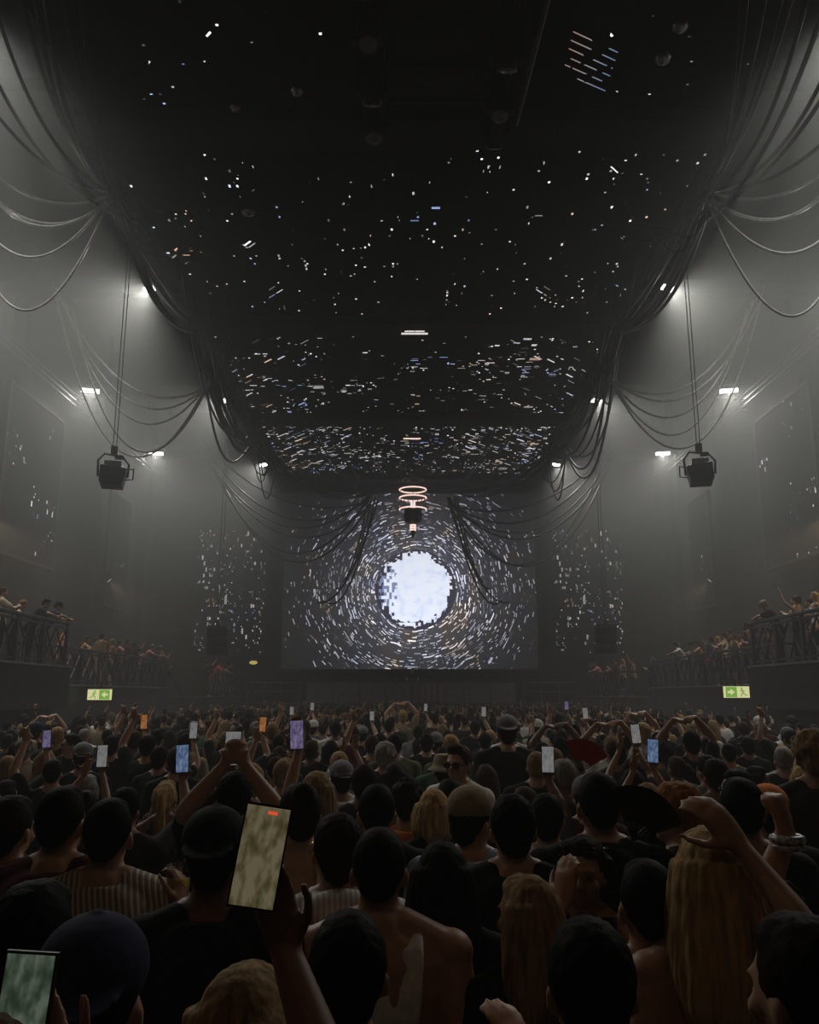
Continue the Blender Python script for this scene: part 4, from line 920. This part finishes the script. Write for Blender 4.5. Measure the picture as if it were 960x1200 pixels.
VNAME = ['short-haired', 'close-cropped', 'long-haired', 'curly-haired', 'hair tied in a bun', 'wavy-haired', 'capped', 'backward-capped', 'ponytailed', 'brushed-up hair', 'short-haired', 'long-haired', 'close-cropped', 'short-haired', 'short-haired', 'wavy-haired']
VPOSE = ['standing', 'standing', 'standing', 'standing', 'standing', 'standing', 'standing', 'standing', 'standing', 'standing', 'filming with one hand up', 'filming with both hands up', 'one open hand raised', 'both hands over the head', 'head turned aside', 'head turned aside']
VAR = [figure(vox=.017, seed=50 + i, **v) for i, v in enumerate(VSPEC)]
def phone_at(v):
    A = VAR[v]['_arms'][-1 if v == 12 else 1]; return A[2] + A[3].normalized() * .12 + A[4].normalized() * .034
HCS = ['black'] * 6 + ['dark_brown'] * 5 + ['brown'] * 2 + ['blond', 'fair', 'grey']; TCS = ['black'] * 9 + ['charcoal'] * 4 + ['navy', 'white', 'white', 'grey', 'maroon', 'olive', 'tan', 'green', 'brown', 'cream']
def zone(px, D): return ('near rows' if D < 7 else 'middle rows' if D < 10.5 else 'deep rows') + ', ' + ('on the left' if px < 320 else 'in the middle' if px < 640 else 'on the right')
def someone(v, x, y, h, yaw, rg, extra=None):
    look = lk(rg.choice(HCS), rg.choice(TCS), rg.choice((0, 0, 1, 1, 2)), rg.choice(('black', 'navy', 'grey', 'white', 'tan'))); px = 480 + 1000 * x / (y * .98)
    lb = '%s%s person in %s, %s, %s' % ({'dark_brown': 'dark'}.get(look['hc'], look['hc']) + ' ' if not VSPEC[v].get('hat') else look['cc'] + ' ', VNAME[v], look['tc'], VPOSE[v], zone(px, y))
    lb = lb.replace('hair tied in a bun person', 'bun-haired person').replace('brushed-up hair person', 'quiff-haired person')
    if extra: lb = 'person in %s, %s' % (look['tc'], extra)
    return place(VAR[v], look, Vector((x, y, 0)), yaw, h / 1.74, lb, lb if not extra else None)
rg = random.Random(4)
PH = [(214, 889, 5.1, 10, 'blue', 'blue'), (227, 856, 8.6, 10, 'white', 'bluish white'), (308, 849, 9.5, 10, 'orange', 'orange like a flame'), (169, 846, 9.8, 10, 'orange', 'dull orange'), (642, 890, 5.4, 10, 'white', 'white'), (745, 860, 7.4, 11, 'white', 'white, in two hands'), (567, 834, 14.5, 10, 'white', 'white'), (120, 886, 6.4, 11, 'white', 'white, in two hands'), (686, 836, 12.5, 10, 'white', 'white'), (664, 827, 16.5, 10, 'purple', 'pale purple'), (889, 829, 11, 12, None, ''), (436, 839, 15, 10, 'white', 'white'), (366, 828, 18, 10, 'white', 'white'), (342, 833, 16.5, 10, 'white', 'white'), (499, 829, 19, 11, 'white', 'white, in two hands'), (800, 846, 9.0, 13, None, ''), (470, 826, 16.8, 13, None, ''), (408, 848, 12.2, 12, None, ''), (605, 833, 15.5, 12, None, ''), (765, 880, 6.0, 11, 'blue', 'dim blue, in two hands'), (55, 866, 8.0, 10, 'purple', 'dim purple'), (930, 868, 7.0, 12, None, '')]
for (px, py, D, v, scr, word) in PH:
    t_ = at(px, py, D); lp = phone_at(v); s = min(1.12, max(.9, t_.z / lp.z)); yaw = rg.uniform(-.1, .1)
    r_ = Matrix.Rotation(yaw, 3, 'Z') @ (lp * s); x, y = t_.x - r_.x, t_.y - r_.y
    where = 'at the left' if px < 320 else 'at the middle' if px < 640 else 'at the right'
    pos = '%s rows, %s' % ('near' if D < 7 else 'middle' if D < 13 else 'farthest', {436: 'below the DJ', 366: 'left of the disc', 342: 'below the stage left edge', 499: 'right under the disc', 567: 'right of the DJ booth'}.get(px, where[7:] + ' side'))
    if scr:
        someone(v, x, y, s * 1.74, yaw, rg, 'holding up the %s-lit phone, %s' % (word.split(',')[0].split(' like')[0], pos))
        phone(Vector((x, y, 0)) + r_, yaw, -.1, rg.uniform(-.08, .08), scr, 'raised phone lit %s, %s' % (word, pos))
    else: someone(v, x, y, s * 1.74, yaw, rg, '%s, highest above the heads, %s' % ('open hand stretched up' if v == 12 else 'arms joined overhead', pos))
    TAKEN.append((x, y, .44))
def free(x, y, d):
    return all((x - a) ** 2 + (y - b) ** 2 > max(d, c if y < 6 else d) ** 2 for a, b, c in TAKEN)
cnt = 0; y = 4.5
while cnt < 205:
    for i in range(90):
        x = rg.uniform(-1, 1) * min(8.2, .52 * y + .25); yy = y + rg.uniform(-.3, .3)
        if not free(x, yy, .53): continue
        v = rg.choice([0] * 6 + [1] * 5 + [2] * 4 + [3] * 2 + [4] * 2 + [5] * 3 + [6] + [7] * 2 + [8] + [9] * 2 + [10, 11, 12, 13, 14, 15])
        h = rg.uniform(1.66, 1.86) if not VSPEC[v].get('fem') else rg.uniform(1.56, 1.72)
        if y < 7.5: h = min(h, 1.78)
        someone(v, x, yy, h, rg.uniform(-.35, .35), rg); TAKEN.append((x, yy, .5)); cnt += 1
        if cnt >= 205: break
    y += .45
YM = y
# --- the far crowd: one mass of heads and shoulders up to the stage
low = []
for i in (0, 1, 2, 3, 5, 7, 10, 11, 12):
    P = figure(vox=.05, seed=90 + i, **{k: v for k, v in VSPEC[i].items() if k not in ('glasses', 'hy')})
    low.append([(0 if k == 'body' else 1 if k == 'hair' else 2 if k == 'shirt' else 3, [v.co.copy() for v in me.vertices], [tuple(p.vertices) for p in me.polygons]) for k, me in P.items() if k != '_arms'])
cs = Soup(); FM = [SKIN[0], SKIN[1], HAIR['black'], HAIR['dark_brown'], HAIR['fair'], CLOTH['black'], CLOTH['charcoal'], CLOTH['white'], CLOTH['tan'], CLOTH['navy']]
pts = []; y = YM - .3
while y < 41.4:
    x = -8.3
    while x < 8.3:
        xx, yy = x + rg.uniform(-.2, .2), y + rg.uniform(-.25, .25)
        if abs(xx) < min(.5 * yy + .5, 8.05) and all((xx - a) ** 2 + (yy - b) ** 2 > .25 for a, b, c in TAKEN if abs(b - yy) < 1): pts.append((xx, yy))
        x += .68
    y += .78
for (x, y) in pts:
    s = rg.uniform(.93, 1.07); a = rg.uniform(-.4, .4); ca, sa = math.cos(a) * s, math.sin(a) * s
    L_ = low[rg.choice([0, 0, 1, 1, 2, 2, 3, 4, 4, 5, 0, 1, 6, 7, 8])]; sk = rg.choice((0, 1)); hr = rg.choice((2, 2, 2, 3, 3, 4)); cl = rg.choice((5, 5, 5, 6, 6, 7, 8, 9))
    for kind, vs, fs in L_: cs.add([(x + v.x * ca - v.y * sa, y + v.x * sa + v.y * ca, v.z * s) for v in vs], fs, (sk, hr, cl, 6)[kind])
o = obj('far_crowd', cs, FM, None, True); tag(o, 'dense mass of far people reaching to the stage', 'crowd', None, 'stuff')

# --- people on the balconies
BV = [figure(vox=.018, seed=130 + i, **v) for i, v in enumerate([
    dict(hair='short', lean=.55, hp=-.2, R=dict(to=(.2, .56, 1.21), pole=(1, -.3, 0)), L=dict(to=(-.2, .56, 1.21), pole=(-1, -.3, 0))),
    dict(hair='long', fem=True, lean=.35, top='tanktop', R=dict(to=(.12, .46, 1.21), pole=(1, -.3, 0)), L=dict(to=(-.15, .46, 1.21), pole=(-1, -.3, 0))),
    dict(hair='fade', bulk=1.08), dict(hair='wavy', fem=True, top='tanktop', legs='shorts'),
    dict(hair='short', hat='cap', lean=.5, R=dict(to=(.25, .56, 1.21), pole=(1, -.3, 0)), L=dict(to=(-.1, .56, 1.21), pole=(-1, -.3, 0))),
    dict(hair='curly', R=dict(to=(.28, .35, 1.7), pole=(.8, -.2, -1), style='open', **UPD)),
    dict(hair='bun', fem=True, top='strapless', L=dict(to=(-.35, .2, 1.8), pole=(-1, 0, -.6), style='open', dir=(-.3, .1, 1))),
    dict(hair='short', R=dict(to=(.05, .35, 1.3), pole=(1, -.3, -.5), palm=(-1, 0, 0)), L=dict(to=(-.05, .33, 1.28), pole=(-1, -.3, -.5), palm=(1, 0, 0)))])]
BF = [0, 1, 0, 1, 0, 0, 1, 0]
BT = []
def up(sx, tier, px, back, v, yaw, look, label, h=1.74):
    xf, y0, y1, zd, hr = TIERS[tier]; x = sx * (xf + back); z = zd + 1.3; D = (x * 1000 / (px - 480) - (z - 2.2) * math.sin(PITCH)) / math.cos(PITCH)
    D = min(max(D, y0 + .45), y1 - .3)
    if abs(x) < xf + .5: x = sx * (xf + .5)
    while any((x - a) ** 2 + (D - b) ** 2 < .2 for a, b in BT):
        x += sx * .16; D += -.08 if D > y0 + .6 else 0
    BT.append((x, D)); place(BV[v], look, Vector((x, D, zd)), math.radians(yaw), h / 1.74, label)
Lf = [(0, 2, .55, 7, -60, lk('brown', 'cream', 1), 'person in a cream shirt at the very left edge of the balcony'), (0, 37, .5, 0, -70, lk('black', 'black', 1), 'dark-haired man in black leaning over the nearest left railing'), (0, 52, .3, 1, -70, lk('ginger', 'black', 0), 'long-haired woman bent over the left railing, arms hanging down'), (0, 66, .2, 4, -62, lk('black', 'navy', 1), 'capped man in navy leaning at the far end of the nearest left railing'), (0, 22, 1.0, 2, -60, lk('black', 'charcoal', 1), 'man in grey standing back from the nearest left railing'),
    (1, 93, .9, 1, -60, lk('brown', 'black', 0), 'woman in black at the near end of the middle left balcony'), (1, 103, .6, 3, -120, lk('blond', 'pink', 0), 'blond woman in pink beside the olive shirt on the left balcony'), (1, 119, .5, 2, -20, lk('black', 'olive', 1, lc='grey'), 'man in an olive shirt seen from behind on the left balcony'), (1, 132, .6, 3, -80, lk('fair', 'tan', 0), 'fair-haired woman right of the olive shirt'), (1, 141, 1.0, 7, -80, lk('brown', 'pink', 1), 'person in pink with folded hands on the middle left balcony'), (1, 150, .6, 2, -70, lk('dark_brown', 'maroon', 1), 'man in maroon in the middle of the middle left balcony'), (1, 158, 1.0, 5, -70, lk('black', 'black', 1), 'curly-haired man with an arm up on the middle left balcony'), (1, 168, .55, 0, -75, lk('grey', 'pink', 0), 'grey-haired man in pink leaning on the middle left railing'), (1, 177, .6, 4, -70, lk('black', 'charcoal', 0, 'grey'), 'grey-capped man leaning out near the far end of the middle left railing'), (1, 112, 1.6, 2, -70, lk('black', 'black', 1), 'man in black at the back of the middle left balcony'), (1, 188, 1.3, 7, -60, lk('brown', 'tan', 0), 'person in tan at the far end of the middle left balcony'),
    (2, 250, .5, 0, -80, lk('brown', 'red', 1), 'man in a red shirt leaning over the lowest left railing'), (2, 261, .6, 1, -80, lk('black', 'pink', 0), 'woman in pink on the lowest left railing'), (2, 272, .6, 2, -80, lk('black', 'black', 1), 'man in black on the lowest left balcony'), (2, 243, .9, 5, -70, lk('dark_brown', 'charcoal', 1), 'man waving on the lowest left balcony'), (2, 278, .6, 6, -80, lk('brown', 'tan', 0), 'woman with an arm up at the stage end of the lowest left balcony')]
Rt = [(0, 903, .3, 4, 62, lk('grey', 'black', 1, 'tan'), 'man in a pale cap leaning over the nearest right railing'), (0, 917, .5, 7, 60, lk('brown', 'tan', 0), 'person in tan with hands together on the nearest right railing'), (0, 933, .55, 6, 40, lk('brown', 'black', 0), 'woman in black with a bare raised arm on the nearest right balcony'), (0, 945, .9, 1, 60, lk('black', 'black', 0), 'dark-haired woman behind the nearest right railing'), (0, 956, .6, 3, 80, lk('blond', 'white', 0), 'blond woman in white at the very right edge of the balcony'), (0, 926, 1.5, 2, 60, lk('black', 'charcoal', 1), 'man in grey standing back on the nearest right balcony'),
    (1, 803, .5, 0, 75, lk('dark_brown', 'white', 1, lc='grey'), 'man in a white shirt bent over the middle right railing'), (1, 815, .8, 4, 80, lk('black', 'black', 1, 'black'), 'black-capped man right of the bent white shirt'), (1, 825, .55, 1, 70, lk('brown', 'red', 0), 'woman in red leaning on the middle right railing'), (1, 833, .9, 5, 60, lk('black', 'charcoal', 0), 'curly-haired person waving from the middle right balcony'), (1, 841, .55, 3, 80, lk('fair', 'hoops', 0), 'woman in a black and white hooped top on the right balcony'), (1, 849, .6, 7, 70, lk('black', 'bars', 1), 'person in a barred top on the middle right balcony'), (1, 856, 1.1, 2, 70, lk('black', 'black', 1), 'tall dark-haired man at the back of the middle right balcony', 1.9), (1, 860, .5, 3, 100, lk('brown', 'tan', 0), 'bare-legged woman in tan above the right exit sign'), (1, 868, .8, 1, 60, lk('brown', 'pink', 0), 'woman in pink next to the bare-legged woman'), (1, 876, .6, 2, 60, lk('dark_brown', 'brown', 2), 'tall man in brown on the middle right balcony', 1.92), (1, 885, .6, 7, 70, lk('black', 'black', 0), 'person in black near the close end of the middle right balcony'), (1, 893, .9, 2, 50, lk('black', 'maroon', 1), 'man in maroon at the close end of the middle right balcony'), (1, 795, .9, 2, 80, lk('grey', 'charcoal', 0), 'grey-haired man at the stage end of the middle right balcony'),
    (2, 693, .6, 2, 80, lk('grey', 'charcoal', 0), 'grey-haired man at the stage end of the lowest right balcony'), (2, 706, .5, 0, 80, lk('brown', 'pink', 0), 'man in pink leaning over the lowest right railing'), (2, 714, .8, 1, 80, lk('black', 'black', 1), 'woman in black on the lowest right balcony'), (2, 722, .5, 7, 70, lk('dark_brown', 'maroon', 1), 'person in maroon on the lowest right balcony'), (2, 731, .6, 3, 100, lk('blond', 'white', 0), 'blond woman in white on the lowest right balcony'), (2, 740, .6, 6, 70, lk('brown', 'tan', 1), 'woman with a raised arm on the lowest right balcony')]
for row, sx in ((Lf, -1), (Rt, 1)):
    for (tier, px, back, v, yaw, look, label, *hh) in row: up(sx, tier, px, back, v, yaw if sx < 0 else yaw, look, label, *(hh or [1.74 if not BF[v] else 1.66]))
for sx, xx, i, v, look, label in ((-1, -9.95, 0, 5, lk('blond', 'tan', 0), 'blond person with an arm up on the left steps'), (-1, -9.9, 2, 2, lk('brown', 'charcoal', 0, lc='grey'), 'man in pale trousers standing on the left steps'), (-1, -10.4, 3, 3, lk('black', 'black', 1), 'woman in black low on the left steps'), (1, 9.9, 1, 7, lk('grey', 'black', 0), 'grey-haired person with hands together on the right steps'), (1, 10.1, 3, 2, lk('black', 'black', 1), 'man in black low on the right steps')):
    place(BV[v], look, Vector((xx, 34.75 + i * .5, 2.2 - i * .22)), -1.2 * sx * -1 if sx > 0 else -1.2, .99, label)
place(figure(vox=.02, seed=200, hair='short', R=dict(to=(.25, .4, 1.12), pole=(1, -.3, -.5)), L=dict(to=(-.25, .4, 1.12), pole=(-1, -.3, -.5)), top='tee'), lk('black', 'black', 1), Vector((.15, 44.75, 1.8)), PI, 1.02, 'person in black playing at the DJ booth under the disc')
print('PEOPLE', len([o for o in bpy.data.objects if o.name.startswith('person')]), 'far', len(pts), 'faces', len(cs.f), 'YM', YM)
cam = bpy.data.cameras.new('camera'); co = bpy.data.objects.new('camera', cam); C.objects.link(co)
co.location = CAM; co.rotation_euler = (PI / 2 + PITCH, 0, 0)
cam.sensor_fit = 'HORIZONTAL'; cam.sensor_width = 36; cam.lens = 37.5; cam.clip_start = .05; cam.clip_end = 200
sc = bpy.context.scene; sc.camera = co
sc.view_settings.view_transform = 'Standard'; sc.view_settings.look = 'None'; sc.view_settings.exposure = 0; sc.view_settings.gamma = 1
sc.view_settings.use_curve_mapping = False
sc.cycles.max_bounces = 4; sc.cycles.diffuse_bounces = 2; sc.cycles.glossy_bounces = 2; sc.cycles.volume_bounces = 0; sc.cycles.sample_clamp_indirect = 2.0
sc.cycles.volume_max_steps = 64
sc.cycles.use_denoising = True
